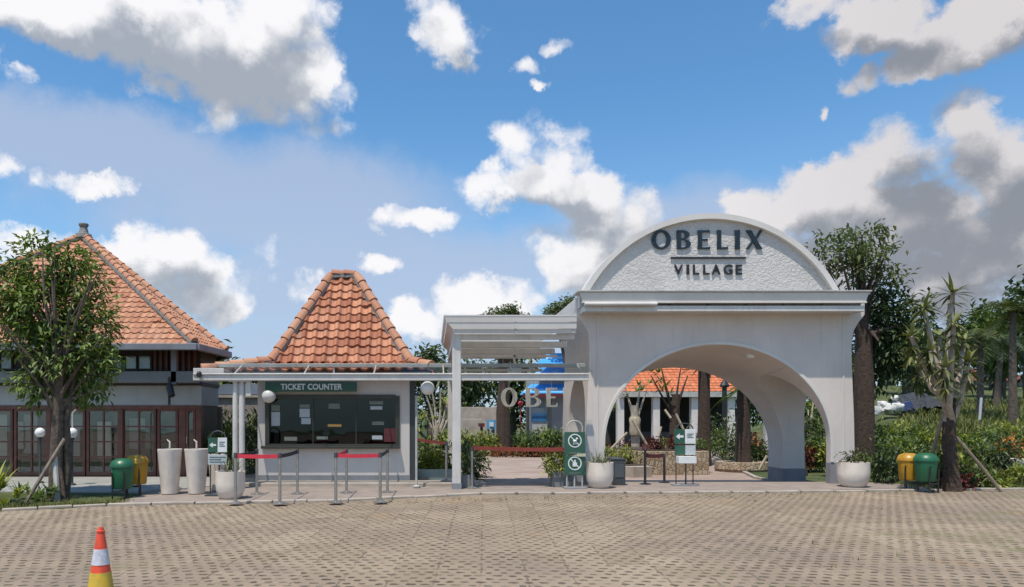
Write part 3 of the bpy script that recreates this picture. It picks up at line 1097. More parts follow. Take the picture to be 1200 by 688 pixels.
oa = seg_arc(RAD); ia = seg_arc(RAD-0.135)
rim = MB()
n = len(oa)
for y0, y1 in ((GF-0.02, GF+0.62),):
    vs = [(x, y0, z) for x, z in oa]+[(x, y0, z) for x, z in ia]+[(x, y1, z) for x, z in oa]+[(x, y1, z) for x, z in ia]
    fs = []
    for i in range(n-1):
        fs += [(i, i+1, n+i+1, n+i), (2*n+i, 3*n+i, 3*n+i+1, 2*n+i+1), (i, 2*n+i, 2*n+i+1, i+1), (n+i, n+i+1, 3*n+i+1, 3*n+i)]
    fs += [(0, n, 3*n, 2*n), (n-1, 3*n-1, 4*n-1, 2*n-1)]
    rim.add(vs, fs)
rim.build('gable_rim', WHITE, gate, smooth=True)
pn = MB(); ia2 = seg_arc(RAD-0.133)
pn.prism(ia2, GF+0.10, GF+0.55)
pn.build('gable_panel', STUCCO, gate)

# cornice hood across the front
CF = 17.52
m = MB(); m.box(3.46, 10.47, CF-0.04, GF+0.1, 4.665, 4.70); m.build('cornice_sheet', STEELD, gate, bevel=0.004)
m = MB()
m.prism([(0, 0)], 0, 0) if False else None
xs0, xs1 = 3.52, 10.43
m.add([(xs0, CF, 4.655), (xs1, CF, 4.655), (xs1, CF+0.05, 4.655), (xs0, CF+0.05, 4.655), (xs0+.06, CF+0.03, 4.45), (xs1-.06, CF+0.03, 4.45), (xs1-.06, CF+0.08, 4.45), (xs0+.06, CF+0.08, 4.45)],
      [(0,1,5,4), (3,7,6,2), (0,3,2,1), (4,5,6,7), (0,4,7,3), (1,2,6,5)])
m.box(xs0+.05, xs1-.05, CF+0.01, CF+0.09, 4.40, 4.445)
m.build('cornice_fascia', WHITE, gate, bevel=0.006)
m = MB(); m.box(xs0+0.10, xs1-0.08, CF+0.06, GF+0.02, 4.205, 4.345); m.build('cornice_beam', STEELW, gate, bevel=0.012)
m = MB(); m.box(xs0+0.05, xs1-0.05, CF+0.3, GF+0.02, 4.345, 4.66); m.build('cornice_back', GATEW, gate)
m = MB(); m.tube([(3.62, CF-0.02, 4.37), (5.35, CF-0.02, 4.37)], 0.045, 12); m.build('awning_roll', STEELW, gate, smooth=True)
m = MB()
for i in range(8):
    x = 3.9+i*0.92
    pass
for i in range(8):
    x = 3.9+i*0.92; m = MB()
    m.add([(x, CF+0.07, 4.63), (x+.03, CF+0.07, 4.63), (x+.03, CF+0.30, 4.63), (x, CF+0.30, 4.63), (x, CF+0.28, 4.36), (x+.03, CF+0.28, 4.36)], [(0,1,5,4), (0,4,3), (1,2,5), (0,3,2,1), (3,4,5,2)])
    m.build('cornice_bracket', STEELD, gate)

# downlights in the vault
for (px, D) in ((790, 19.6), (880, 18.6)):
    m = MB(); zc = 3.36 if px == 790 else 3.25
    m.lathe([(0.0, -0.09), (0.10, -0.08), (0.12, -0.02), (0.12, 0.12), (0.0, 0.12)], 20, (X(px, D), D, zc))
    m.build('ceiling_light', GLOBE, gate, smooth=True)


# lettering of the gate: thick and thin strokes
def rect(x0, z0, x1, z1): return [(x0, z0), (x1, z0), (x1, z1), (x0, z1)]


def ell(cx, cz, a, b, n=28, rev=False):
    p = [(cx+a*math.cos(2*PI*i/n), cz+b*math.sin(2*PI*i/n)) for i in range(n)]
    return p[::-1] if rev else p


def flare(x0, x1, z0, z1, f):
    """vertical stem, slightly wider at its ends"""
    xm0, xm1 = x0+f, x1-f
    zm = (z0+z1)/2
    return [(x0, z0), (x1, z0), (xm1, zm), (x1, z1), (x0, z1), (xm0, zm)]


H_ = 0.465
def glyph(ch, w, h):
    t = 0.105*h/0.465   # thick
    k = 0.045*h/0.465   # thin
    if ch == 'O': return [ell(w/2, h/2, w/2, h/2+0.008), ell(w/2, h/2, w/2-t, h/2-k)]
    if ch == 'I': return [flare(0, w, 0, h, 0.008)]
    if ch == 'L': return [[(0, 0), (w, 0), (w, h*0.20), (w-0.02*h, k*1.15), (t, k), (t-0.006, h/2), (t, h), (0, h), (0.008, h/2)]]
    if ch == 'E':
        return [[(0, 0), (w, 0), (w, h*0.19), (w-0.03*h, k*1.1), (t, k), (t, h*0.5-k/2), (w*0.82, h*0.5-k/2), (w*0.82, h*0.5+k/2), (t, h*0.5+k/2), (t, h-k), (w*0.94, h-k*1.1), (w*0.96, h*0.84), (w*0.98, h), (0, h), (0.008, h/2)]]
    if ch == 'B':
        def half(x0, xr, z0, z1, n=12):
            c = (z0+z1)/2; r = (z1-z0)/2
            return [(x0+(xr-x0)*math.cos(-PI/2+PI*i/n), c+r*math.sin(-PI/2+PI*i/n)) for i in range(n+1)]
        outer = [(0, 0)]+half(w*0.45, w, 0, h*0.53)+half(w*0.42, w*0.90, h*0.53, h)+[(0, h)]
        inn1 = [(t, k)]+half(w*0.45, w-t, k, h*0.53-k*0.4)+[(t, h*0.53-k*0.4)]
        inn2 = [(t, h*0.53+k*0.5)]+half(w*0.42, w*0.90-t, h*0.53+k*0.5, h-k)+[(t, h-k)]
        return [outer, inn1, inn2]
    if ch == 'X':
        return [[(0, h), (t*1.25, h), (w*0.58, h*0.60), (w-k*1.6, h), (w, h), (w*0.64, h*0.50), (w, 0), (w-t*1.3, 0), (w*0.46, h*0.38), (k*1.6, 0), (0, 0), (w*0.39, h*0.47)]]


LY = GF+0.072
for ch, x0, x1 in (('O', 763.5, 786), ('B', 793, 809.5), ('E', 817.5, 832), ('L', 840, 853), ('I', 861, 867), ('X', 874, 893.5)):
    w = (x1-x0)*LY/F
    me = shape_mesh('letter', glyph(ch, w, H_), 0.035)
    mesh_obj('letter', me, INK, gate, local(gate, (X(x0, LY), LY+0.0, Z(292, LY))))
m = MB(); m.box(X(786, LY), X(874, LY), LY-0.015, LY+0.015, Z(303.2, LY), Z(301.2, LY)); m.build('divider_bar', INK2, gate)
for ch, x0, x1 in (('V', 790, 800), ('I', 804.5, 807.5), ('L', 812, 819.5), ('L', 824, 831.5), ('A', 834, 844.5), ('G', 848, 858.5), ('E', 862, 869.5)):
    me = text_mesh('letter', ch, 0.235, 0.03, 0.006)
    xs_ = [v.co.x for v in me.vertices]; c = (min(xs_)+max(xs_))/2; sw = (x1-x0)*LY/F/(max(xs_)-min(xs_))
    zs_ = [v.co.z for v in me.vertices]; z0_ = min(zs_) if ch != 'G' else 0
    for v in me.vertices: v.co.x = (v.co.x-c)*sw
    mesh_obj('letter', me, INK2, gate, local(gate, (X((x0+x1)/2, LY), LY, Z(321.5, LY))))
# small stand-offs carrying the letters and bar
m = MB()
for px, pz in ((770, 281), (797, 281), (821, 281), (843, 281), (864, 281), (884, 281), (800, 302), (858, 302), (795, 316), (840, 316), (866, 316)):
    m = MB(); m.tube([(X(px, LY), LY+0.02, Z(pz, LY)), (X(px, LY), GF+0.12, Z(pz, LY))], 0.008, 6); m.build('letter_standoff', BLACK, gate)

# ================================================================== TICKET COUNTER
CY = 18.0
tk = thing('ticket_counter', 'small white ticket counter with steep orange tiled roof and wide dark window', 'kiosk', (X(391, CY), CY, 0.0))
x0, x1 = X(302, CY), X(480, CY)
wx0, wx1, wz0, wz1 = X(312.5, CY), X(467, CY), Z(524, CY), Z(464, CY)
CB = 21.3; ZT = 2.98; PZ = 0.12
w = MB()
w.box(x0, wx0, CY, CY+0.15, PZ, ZT); w.box(wx1, x1, CY, CY+0.15, PZ, ZT)
w.box(wx0, wx1, CY, CY+0.15, PZ, wz0); w.box(wx0, wx1, CY, CY+0.15, wz1, ZT)
w.box(x0, x0+0.15, CY+0.15, CB, PZ, ZT); w.box(x1-0.15, x1, CY+0.15, CB, PZ, ZT); w.box(x0+.15, x1-.15, CB-0.15, CB, PZ, ZT)
w.build('wall', GATEW, tk)
m = MB(); m.box(x0-0.012, x1+0.012, CY-0.012, CB+0.01, PZ, PZ+0.13); m.build('skirting', GREYB, tk)
m = MB(); m.slab([(x0-0.75, 17.3), (1.25, 17.3), (1.25, 18.1), (x1+0.1, 18.1), (x1+0.1, CB), (x0-0.75, CB)], -0.1, PZ); m.build('plinth', KERB, tk, bevel=0.015)
m = MB(); m.box(x1+0.004, x1+0.13, CY+0.02, CY+0.24, PZ, ZT-0.05); m.build('corner_strip', DARKG, tk)
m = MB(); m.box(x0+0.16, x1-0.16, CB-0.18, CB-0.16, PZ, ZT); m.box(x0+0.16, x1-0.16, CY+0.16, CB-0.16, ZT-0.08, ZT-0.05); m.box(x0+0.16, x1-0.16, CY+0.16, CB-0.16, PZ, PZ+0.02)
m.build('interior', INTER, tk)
# window frame, glass, mullions, sill
win = MB(); fr = 0.075
for a in ((wx0-.03, wx0+fr, wz0, wz1), (wx1-fr, wx1+.03, wz0, wz1), (wx0+fr, wx1-fr, wz1-fr, wz1+.03), (wx0+fr, wx1-fr, wz0, wz0+fr)):
    win.box(a[0], a[1], CY-0.05, CY+0.1, a[2], a[3])
for px in (367, 417.5):
    win.box(X(px, CY)-0.013, X(px, CY)+0.013, CY-0.02, CY+0.08, wz0+fr, wz1-fr)
wf = win.build('window_frame', FRAMEO, tk, bevel=0.006)
m = MB(); m.box(wx0+0.02, wx1-0.02, CY+0.02, CY+0.03, wz0+0.03, wz1-0.03); m.build('pane', GLASSD, wf)
m = MB(); m.box(wx0-0.10, wx1+0.04, CY-0.20, CY-0.003, wz0-0.03, wz0+0.035); m.build('counter_shelf', FRAMEO, tk, bevel=0.008)
# green sign board with the counter's name
sx0, sx1, sz0, sz1 = X(311, 17.75), X(418, 17.75), Z(459, 17.75), Z(447.5, 17.75)
m = MB(); m.box(sx0, sx1, 17.74, 17.80, sz0, sz1); sb = m.build('sign_board', SGREEN, tk, bevel=0.004)
me = text_mesh('lettering', 'TICKET COUNTER', (sz1-sz0)*0.56, 0.012, 0.006, 1.04)
xs_ = [v.co.x for v in me.vertices]; wd = (X(401, 17.74)-X(329, 17.74))/(max(xs_)-min(xs_))
for v in me.vertices: v.co.x *= wd
mesh_obj('lettering', me, SWHITE, sb, local(sb, (X(365, 17.74), 17.733, sz0+(sz1-sz0)*0.22)))
m = MB()
for px in (330, 400):
    m = MB(); m.box(X(px, 17.8)-.02, X(px, 17.8)+.02, 17.80, CY, sz1-0.08, sz1-0.04); m.build('sign_bracket', BLACK, tk)
# notices behind and on the glass
for (a, b, c, d, mt) in ((318, 475, 328, 482, PAPERG), (318, 483, 328, 499, PAPER), (351, 474, 363, 478, PAPERG), (351, 479, 363, 489, PAPER), (353, 490, 364, 497, PAPER), (385, 473, 398, 479, PAPERG), (384, 497, 400, 500, ORANGEN),
                         (333, 512, 348, 516.5, PAPERG), (371, 511.5, 384, 515, PAPERG), (436, 510.5, 448, 515, PAPER), (436, 494, 450, 498, PAPERG), (433, 470, 449, 474, PAPERG), (434, 476, 448, 480, PAPER), (450, 502, 464, 518, MAROON)):
    m = MB(); m.box(X(a, CY), X(c, CY), CY+0.006, CY+0.014, Z(d, CY), Z(b, CY)); m.build('notice', mt, tk)
# desk and screens inside
m = MB(); m.box(x0+0.3, x1-0.3, CY+0.25, CY+0.85, 0.86, 0.9); m.box(x0+0.3, x1-0.3, CY+0.8, CY+0.84, PZ, 0.86); m.build('desk', FRAMEO, tk)
for px in (338, 392, 455, 425):
    m = MB(); c = X(px, CY+0.5)
    m.box(c-0.24, c+0.24, CY+0.50, CY+0.54, 1.02, 1.36); m.box(c-0.02, c+0.02, CY+0.52, CY+0.55, 0.9, 1.02); m.box(c-0.12, c+0.12, CY+0.45, CY+0.62, 0.9, 0.92)
    m.build('monitor', BLACK, tk)
m = MB(); m.box(X(440, 19.5), X(474, 19.5), 19.5, 19.8, 0.3, 2.0); m.build('cabinet', M('blue_grey_cabinet', (0.07, 0.09, 0.14)), tk)

# roof: steep hipped top with a flat-pitched skirt
rnd = random.Random(5)
ZR = Z(325, 19.75); rdg = (X(389, 19.75), X(417, 19.75))
UZ = Z(426, 18.3); ub = [(X(318, 18.3), 18.3), (X(480, 18.3), 18.3), (X(480, 18.3), 21.2), (X(318, 18.3), 21.2)]
RL, RRt = (rdg[0], 19.75, ZR), (rdg[1], 19.75, ZR)
U = [(x, y, UZ) for x, y in ub]
EZ = 2.80
E = [(-5.55, 17.62, EZ-0.06), (X(506, 17.62), 17.62, EZ+0.02), (X(506, 17.62), 21.9, EZ), (-5.55, 21.9, EZ-0.06)]
roof = MB()
tiled_face(roof, U[0], U[1], RRt, RL, 0.275, 0.26, rnd, 0.042, 0.048)
tiled_face(roof, U[1], U[2], RRt, RRt, 0.275, 0.26, rnd, 0.042, 0.048)
tiled_face(roof, U[2], U[3], RL, RRt, 0.275, 0.26, rnd, 0.042, 0.048)
tiled_face(roof, U[3], U[0], RL, RL, 0.275, 0.26, rnd, 0.042, 0.048)
for i in range(4):
    j = (i+1) % 4
    tiled_face(roof, E[i], E[j], U[j], U[i], 0.275, 0.26, rnd, 0.042, 0.045)
rf = roof.build('roof', TILE, tk)
ds = MB()
ds.add([Vector(p)-Vector((0, 0, 0.05)) for p in U]+[Vector(RL)-Vector((0, 0, .06)), Vector(RRt)-Vector((0, 0, .06))]+[Vector(p)-Vector((0, 0, 0.05)) for p in E],
       [(0,1,5,4), (1,2,5), (2,3,4,5), (3,0,4), (6,7,1,0), (7,8,2,1), (8,9,3,2), (9,6,0,3), (6,9,8,7)])
ds.build('roof_deck', WOODD, rf)
rc = MB(); mo = MB()
for a, b in ((U[0], RL), (U[1], RRt), (U[2], RRt), (U[3], RL), (RL, RRt), (E[0], U[0]), (E[1], U[1]), (E[2], U[2]), (E[3], U[3])):
    up = Vector((0, 0, 0.07))
    ridge_caps(rc, Vector(a)+up, Vector(b)+up, 0.125, 0.36, rnd)
    mo.bar(Vector(a)+Vector((0, 0, 0.02)), Vector(b)+Vector((0, 0, 0.02)), 0.22, 0.08)
rc.build('ridge_tile', TILE2, rf, smooth=True); mo.build('ridge_mortar', MORTAR, rf)
m = MB(); m.box(E[0][0]+0.05, E[1][0]-0.05, 17.66, 17.72, 2.64, 2.76); m.build('eave_board', STEELD, tk)
# wall lamp globes
for px, py, D in ((315, 464, 17.85),):
    c = P(px, py, D)
    m = MB(); m.tube([(c.x-0.02, CY, c.z+0.24), (c.x-0.02, D, c.z+0.24), (c.x, D, c.z+0.15)], 0.014, 8); lb = m.build('lamp_bracket', BLACK, tk)
    m = MB(); m.sphere(c, 0.175); m.build('lamp_globe', GLOBE, lb, smooth=True)

# ------------------------------------------------------------------ flat steel canopy in front of the counter
fc = thing('entrance_canopy', 'long low white steel canopy with clear roof sheets running past the ticket counter', 'canopy', (X(280, 16.85), 16.8, 0.035))
BY = 16.7
bx0, bx1 = X(226, BY), X(690, BY)
m = MB()
zb, zt = Z(446, BY), Z(437.5, BY)
m.box(bx0, bx1, BY, BY+0.14, zb, zt); m.box(bx0+.01, bx1-.01, BY-0.03, BY+0.002, zt-0.035, zt+0.004)
m.build('gutter_beam', STEELW, fc, bevel=0.012)
RY = 17.55; zr = Z(427.5, RY)
m = MB(); m.box(bx0+0.35, bx1+0.10, RY, RY+0.07, zr-0.06, zr+0.03); m.build('rear_rail', STEELD, fc, bevel=0.005)
m = MB(); m.box(bx0+0.02, X(260, BY), BY+0.04, RY-0.003, zb+0.02, zt+0.09); m.box(bx0, X(262, BY), BY+0.02, BY+0.05, zt, zt+0.12); m.build('end_panel', STEELW, fc, bevel=0.008)
n = 6
for i in range(n):
    x = bx0+0.9+(bx1-bx0-1.0)*i/(n-1)
    m = MB(); m.bar((x, BY+0.12, zt-0.03), (x, RY+0.02, zr-0.02), 0.03, 0.04); m.build('rafter', STEELW, fc)
m = MB()
m.add([(bx0+0.1, BY-0.03, zt+0.02), (bx1+0.1, BY-0.03, zt+0.02), (bx1+0.1, RY+0.10, zr+0.045), (bx0+0.1, RY+0.10, zr+0.045)], [(0,1,2,3)])
sh = m.build('roof_sheet', POLYC, fc)
m = MB()
for px in (391, 545, 566, 621): m.box(X(px, RY)-0.02, X(px, RY)+0.02, RY+0.02, RY+0.05, zb+0.05, zr-0.06)
m.build('rail_strut', STEELW, fc)
# fat cylindrical post and its collar
pc = X(280, 16.85)
m = MB(); m.tube([(pc-0.085, 16.85, 0.03), (pc-0.085, 16.85, zb+0.06)], 0.06, 20); m.build('post', STEELW, fc, smooth=True)
m = MB(); m.tube([(pc+0.06, 16.88, 0.03), (pc+0.06, 16.88, zb+0.06)], 0.07, 20); m.build('post', STEELW, fc, smooth=True)
m = MB(); m.box(pc-0.2, pc+0.2, 16.72, 16.98, zb-0.02, zb+0.0); m.build('post_collar', STEELW, fc)
m = MB(); m.box(pc+0.17, pc+0.28, 16.8, 16.9, zb-0.35, zb+0.03); m.build('hanger', STEELW, fc)
m = MB(); m.lathe([(0.0, -0.02), (0.055, 0.0), (0.06, 0.08), (0.04, 0.12), (0, 0.13)], 14, (X(233, 16.6), 16.62, zb+0.08)); m.build('spotlight', BLACK, fc)

# ------------------------------------------------------------------ taller pergola canopy beside the gate
pg = thing('pergola', 'tall white steel pergola with stepped cornice joining the left side of the gate', 'pergola', (X(535, 16.75), 16.75, 0.035))
PXp = X(535, 16.75)
m = MB(); m.box(PXp-0.10, PXp+0.10, 16.65, 16.85, 0.03, Z(392, 16.7)); m.build('post', STEELW, pg, bevel=0.02)
m = MB(); m.box(PXp-0.10, PXp+0.10, 21.5, 21.7, -0.32, 3.4); m.build('post', STEELW, pg, bevel=0.02)
m = MB(); m.box(PXp-0.11, PXp+0.11, 16.64, 16.86, 0.03, 0.17); m.build('post_foot', GREYB, pg)
FY = 16.45
zA, zB, zC = Z(369, FY), Z(377, FY), Z(391, 16.6)
pxl, pxr = X(520, FY), X(676, FY)
m = MB(); m.box(pxl, pxr, FY, 22.2, zA-0.03, zA); m.build('roof_sheet', SHEETW, pg)
m = MB()
def crown(zlo, zhi, inlo, inhi):
    yh, yl = FY+inhi*.4, FY+inhi*.4+.012
    a = [(pxl+inhi, yh, zhi), (pxr, yh, zhi), (pxr, 22.2-inhi, zhi), (pxl+inhi, 22.2-inhi, zhi)]
    b = [(pxl+inlo, yl, zlo), (pxr, yl, zlo), (pxr, 22.2-inlo, zlo), (pxl+inlo, 22.2-inlo, zlo)]
    m.add(a+b, [(0,1,5,4), (3,0,4,7), (2,3,7,6)])
crown(zB, zA-0.03, 0.06, 0.015); crown(zC+0.10, zB-0.008, 0.20, 0.075); crown(zC, zC+0.092, 0.235, 0.185)
m.build('crown_moulding', WHITE, pg)
m = MB()
for x in (X(604, FY+0.12), X(674, FY+0.12)-0.05): m.box(x-0.02, x+0.02, FY+0.06, FY+0.16, zC, zA-0.06)
m.build('joint_strip', STEELD, pg)
m = MB(); m.box(pxl+0.26, pxr, FY+0.24, FY+0.36, zC-0.12, zC-0.004); m.build('front_beam', STEELW, pg, bevel=0.01)
for y in (18.2, 20.0, 21.55):
    m = MB(); m.box(pxl+0.30, pxr+0.1, y, y+0.12, zC-0.16, zC-0.01); m.build('cross_beam', STEELW, pg, bevel=0.008)
m = MB(); m.box(PXp-0.08, PXp+0.08, 16.86, 22.0, zC-0.17, zC-0.012); m.build('side_beam', STEELW, pg, bevel=0.008)
m = MB(); m.box(pxl+0.26, pxr, 21.6, 21.68, 3.02, 3.10); m.build('rear_rail', STEELW, pg)
m = MB(); m.box(pxl+0.26, pxr, 19.0, 19.06, Z(418.5, 19), Z(416, 19)); m.build('hanging_rail', STEELW, pg)
m = MB(); x = X(603, 19.0); m.box(x-0.025, x+0.025, 19.0, 19.06, 2.9, zC-0.02); m.build('hanger', STEELW, pg)
m = MB(); x = X(603, 17.5); m.box(x-0.16, x+0.16, 17.46, 17.6, Z(437, 17.5), Z(431, 17.5)); m.build('junction_box', STEELW, pg, bevel=0.01)

# large white letters of the village name, hung on thin rods from the pergola's rear rail
nm = thing('hanging_letters', 'large pale serif letters hanging in a row under the pergola in front of a tree', 'sign letters', (X(620, 22.9), 22.9, 3.1))
LD = 22.9
for ch, a, b in (('O', 587, 606), ('B', 616, 634), ('E', 640, 653), ('L', 660, 673)):
    h = 22.5*LD/F
    w = (b-a)*LD/F
    me = shape_mesh('letter', glyph(ch, w, h), 0.10)
    o = mesh_obj('letter', me, STEELD, nm, local(nm, (X(a, LD), LD, Z(477, LD))))
    rd = MB(); c = X((a+b)/2, LD)
    rd.tube([(c, LD+0.03, Z(456, LD)), (c, LD+0.03, 3.06), (c, 21.66, 3.06)], 0.008, 6)
    rd.build('rod', CHROME, nm)

# ================================================================== PAVILION ON THE LEFT
PD = 20.0
pav = thing('garden_pavilion', 'big low pavilion with a wide pointed orange tiled roof and brown glazed doors', 'pavilion', (-11.0, 23.0, 0.0))
px1 = X(236, PD); px0 = -15.6
foot = [(px0, PD), (px1, PD), (px1, 21.6), (-8.6, 25.2), (-13.4, 25.2), (px0, 21.6)]
zd = Z(477, PD); zband0, zband1 = Z(475, PD), Z(452, PD); zled0, zled1 = Z(449, PD-0.5), Z(435, PD-0.5)
EZP = Z(404, 19.0)
m = MB(); m.slab(foot, zband0, zband1); m.build('wall', PAVW, pav)
m = MB(); m.slab([(px0-.2, PD-.06), (px1+.03, PD-.06), (px1+.03, 21.6), (-8.6, 25.3), (-13.4, 25.3), (px0-.2, 21.6)], zband1+0.003, zband1+0.09); m.build('dark_trim', WOODD, pav)
m = MB(); m.slab([(px0-.5, PD-0.5), (px1-0.02, PD-0.5), (px1-0.02, 21.7), (-8.5, 25.5), (-13.5, 25.5), (px0-.5, 21.7)], zled0+0.02, zled1); m.build('ledge', LEDGE, pav, bevel=0.01)
# upper strip of windows
UP = PD+0.12
uz0, uz1 = zled1, EZP+0.12
m = MB(); m.slab([(px0, UP), (px1-0.05, UP), (px1-0.05, 21.5), (-8.6, 25.0), (-13.4, 25.0), (px0, 21.5)], uz0, uz1); m.build('clerestory_wall', WOODD, pav)
for (a, b, c, d) in ((148, 160, 417.5, 432), (163.5, 176.5, 417.5, 432), (134, 143, 418, 432), (2, 14, 415, 432), (-14, -2, 415, 432), (100, 120, 417, 432), (70, 90, 417, 432)):
    f_ = MB(); X0, X1, Z0, Z1 = X(a, UP), X(b, UP), Z(d, UP), Z(c, UP)
    f_.box(X0-.05, X1+.05, UP-.05, UP-.004, Z0-.05, Z0); f_.box(X0-.05, X1+.05, UP-.05, UP-.004, Z1, Z1+.05)
    f_.box(X0-.05, X0, UP-.05, UP-.004, Z0, Z1); f_.box(X1, X1+.05, UP-.05, UP-.004, Z0, Z1)
    wo = f_.build('window', WOODD, pav)
    g_ = MB(); g_.box(X0, X1, UP-.03, UP-.01, Z0, Z1); g_.build('pane', M('pale_pane', (0.30, 0.35, 0.37), (0.16, 0.19, 0.19), 5.0, 0.1, spec=0.9) if 'pale_pane' not in bpy.data.materials else bpy.data.materials['pale_pane'], wo)
m = MB()
k = 0
x = X(181, UP)
while x < px1-0.12:
    m.box(x, x+0.07, UP-.06, UP-.004, uz0+0.02, uz1-0.1); x += 0.155
m.build('timber_slats', WOOD, pav)
m = MB(); m.box(X(201, PD-0.45), X(207, PD-0.45), PD-0.5, PD-0.38, uz0-0.35, EZP); m.build('eave_post', GUTTER, pav)
# roof
APX = Vector((X(98, 23.0), 23.0, Z(278, 23.0)))
A_ = (X(228, 19.0), 19.0); B_ = (X(265, 21.4), 21.4)
EV = [(-15.9, 19.0), A_, B_, (-8.4, 25.9), (-13.5, 25.9), (-15.9, 21.4)]
rnd = random.Random(9)
rf = MB()
for i in range(len(EV)):
    a = EV[i]; b = EV[(i+1) % len(EV)]
    tiled_face(rf, (*a, EZP), (*b, EZP), tuple(APX), tuple(APX), 0.20, 0.235, rnd, 0.020, 0.028, 4)
ro = rf.build('roof', TILE2, pav)
dk = MB()
dk.add([(x, y, EZP-0.04) for x, y in EV]+[APX-Vector((0, 0, .05))], [(i, (i+1) % 6, 6) for i in range(6)]+[(5, 4, 3, 2, 1, 0)])
dk.build('roof_deck', WOODD, ro)
rc = MB(); mo = MB()
for a in EV:
    p = Vector((*a, EZP+0.05)); q = APX+Vector((0, 0, 0.04))
    ridge_caps(rc, p+Vector((0, 0, .03)), q+Vector((0, 0, .03)), 0.10, 0.30, rnd, 6); mo.bar(p-Vector((0, 0, .02)), q-Vector((0, 0, .02)), 0.25, 0.07)
rc.build('ridge_tile', TILE2, ro, smooth=True); mo.build('ridge_mortar', MORTAR, ro)
fi = MB()
fi.lathe([(0.26, 0), (0.24, 0.12), (0.15, 0.16), (0.12, 0.30), (0.10, 0.34), (0.12, 0.36), (0.15, 0.42), (0.14, 0.46), (0, 0.47)], 12, (APX.x, APX.y, APX.z-0.04))
fi.build('finial', MORTAR, pav, smooth=True)
gt = MB()
for i in range(len(EV)):
    a = Vector((*EV[i], EZP-0.06)); b = Vector((*EV[(i+1) % 6], EZP-0.06))
    c = Vector((APX.x, APX.y, EZP-0.06))
    o1 = (a-c).normalized()*0.12; o2 = (b-c).normalized()*0.12
    gt.bar(a+o1, b+o2, 0.14, 0.17)
gt.build('gutter', GUTTER, pav, bevel=0.015)
# brown glazed doors: bays of small panes
def glazed_bay(xa, xb, cols, rws, z0, z1, name='glazed_door', door=False):
    f_ = MB(); y0, y1 = PD+0.02, PD+0.10
    fw = 0.065
    f_.box(xa, xa+fw, y0, y1, z0, z1); f_.box(xb-fw, xb, y0, y1, z0, z1)
    f_.box(xa+fw, xb-fw, y0, y1, z1-fw, z1); f_.box(xa+fw, xb-fw, y0, y1, z0, z0+(0.5 if door else 0.10))
    lo = z0+(0.5 if door else 0.10)
    for c in range(1, cols):
        x = xa+fw+(xb-xa-2*fw)*c/cols; f_.box(x-0.022, x+0.022, y0+.01, y1-.01, lo, z1-fw)
    for r in range(1, rws):
        z = lo+(z1-fw-lo)*r/rws
        for c in range(cols):
            u0 = xa+fw+(xb-xa-2*fw)*c/cols+(0.022 if c else 0); u1 = xa+fw+(xb-xa-2*fw)*(c+1)/cols-(0.022 if c < cols-1 else 0)
            f_.box(u0, u1, y0+.012, y1-.012, z-0.02, z+0.02)
    o = f_.build(name, WOOD, pav)
    g = MB(); g.box(xa+fw*.5, xb-fw*.5, PD+0.055, PD+0.061, lo, z1-fw*.5); g.build('pane', GLASSP, o)
    return o
z0, z1 = 0.08, zband0-0.10
m = MB(); m.box(px0, px1, PD-0.02, PD+0.14, z1, zband0-0.003); m.build('head_beam', WOOD, pav)
edges = [-15.6, -14.0, -12.4, X(15, PD), X(57, PD), X(100, PD), X(141, PD), X(183, PD)]
for i in range(len(edges)-1):
    glazed_bay(edges[i]+0.02, edges[i+1]-0.02, 2, 4, z0, z1)
glazed_bay(X(184, PD), X(208, PD), 1, 3, z0, z1, 'glazed_door', True)
m = MB(); m.box(X(209, PD), X(217, PD), PD+.02, PD+.08, z0, z1); m.build('door_panel', WOOD, pav)
m = MB(); m.box(X(229, PD), X(235.5, PD), PD+.02, PD+.08, z0, z1); m.build('door_panel', WOOD, pav)
od = glazed_bay(X(217.5, PD), X(228.5, PD), 1, 1, z0, z1, 'glazed_door', False)
m = MB(); m.tube([(X(219, PD), PD-0.01, 0.95), (X(219, PD), PD-0.01, 1.15)], 0.014, 8); m.build('handle', CHROME, od)
for x in (px0, X(57, PD)-0.06, X(141, PD)-0.06, px1-0.13):
    m = MB(); m.box(x, x+0.13, PD-0.03, PD+0.16, 0.06, z1); m.build('door_post', WOOD, pav)
m = MB(); m.box(px1-0.12, px1-0.02, PD+0.16, 21.55, 0.06, zband0); m.build('side_wall', WOODD, pav)
m = MB(); m.slab([(px0, 22.6), (px1-.2, 22.6), (px1-.2, 22.7), (px0, 22.7)], 0.05, zband0); m.slab([(px0, PD+.2), (px1-.2, PD+.2), (px1-.2, 22.6), (px0, 22.6)], 0.05, 0.07); m.build('interior', M('pavilion_interior', (0.30, 0.25, 0.20), (0.16, 0.12, 0.09), 0.8, .8), pav)
m = MB(); m.tube([(X(198, 19.4), 19.42, zband1+0.2), (X(198, 19.4), 19.42, zband0)], 0.035, 8); m.tube([(X(198, 19.4), 19.42, zband1-0.02), (X(201, 19.3), 19.32, zband1-0.3)], 0.09, 10); m.build('wall_lamp', BLACK, pav)
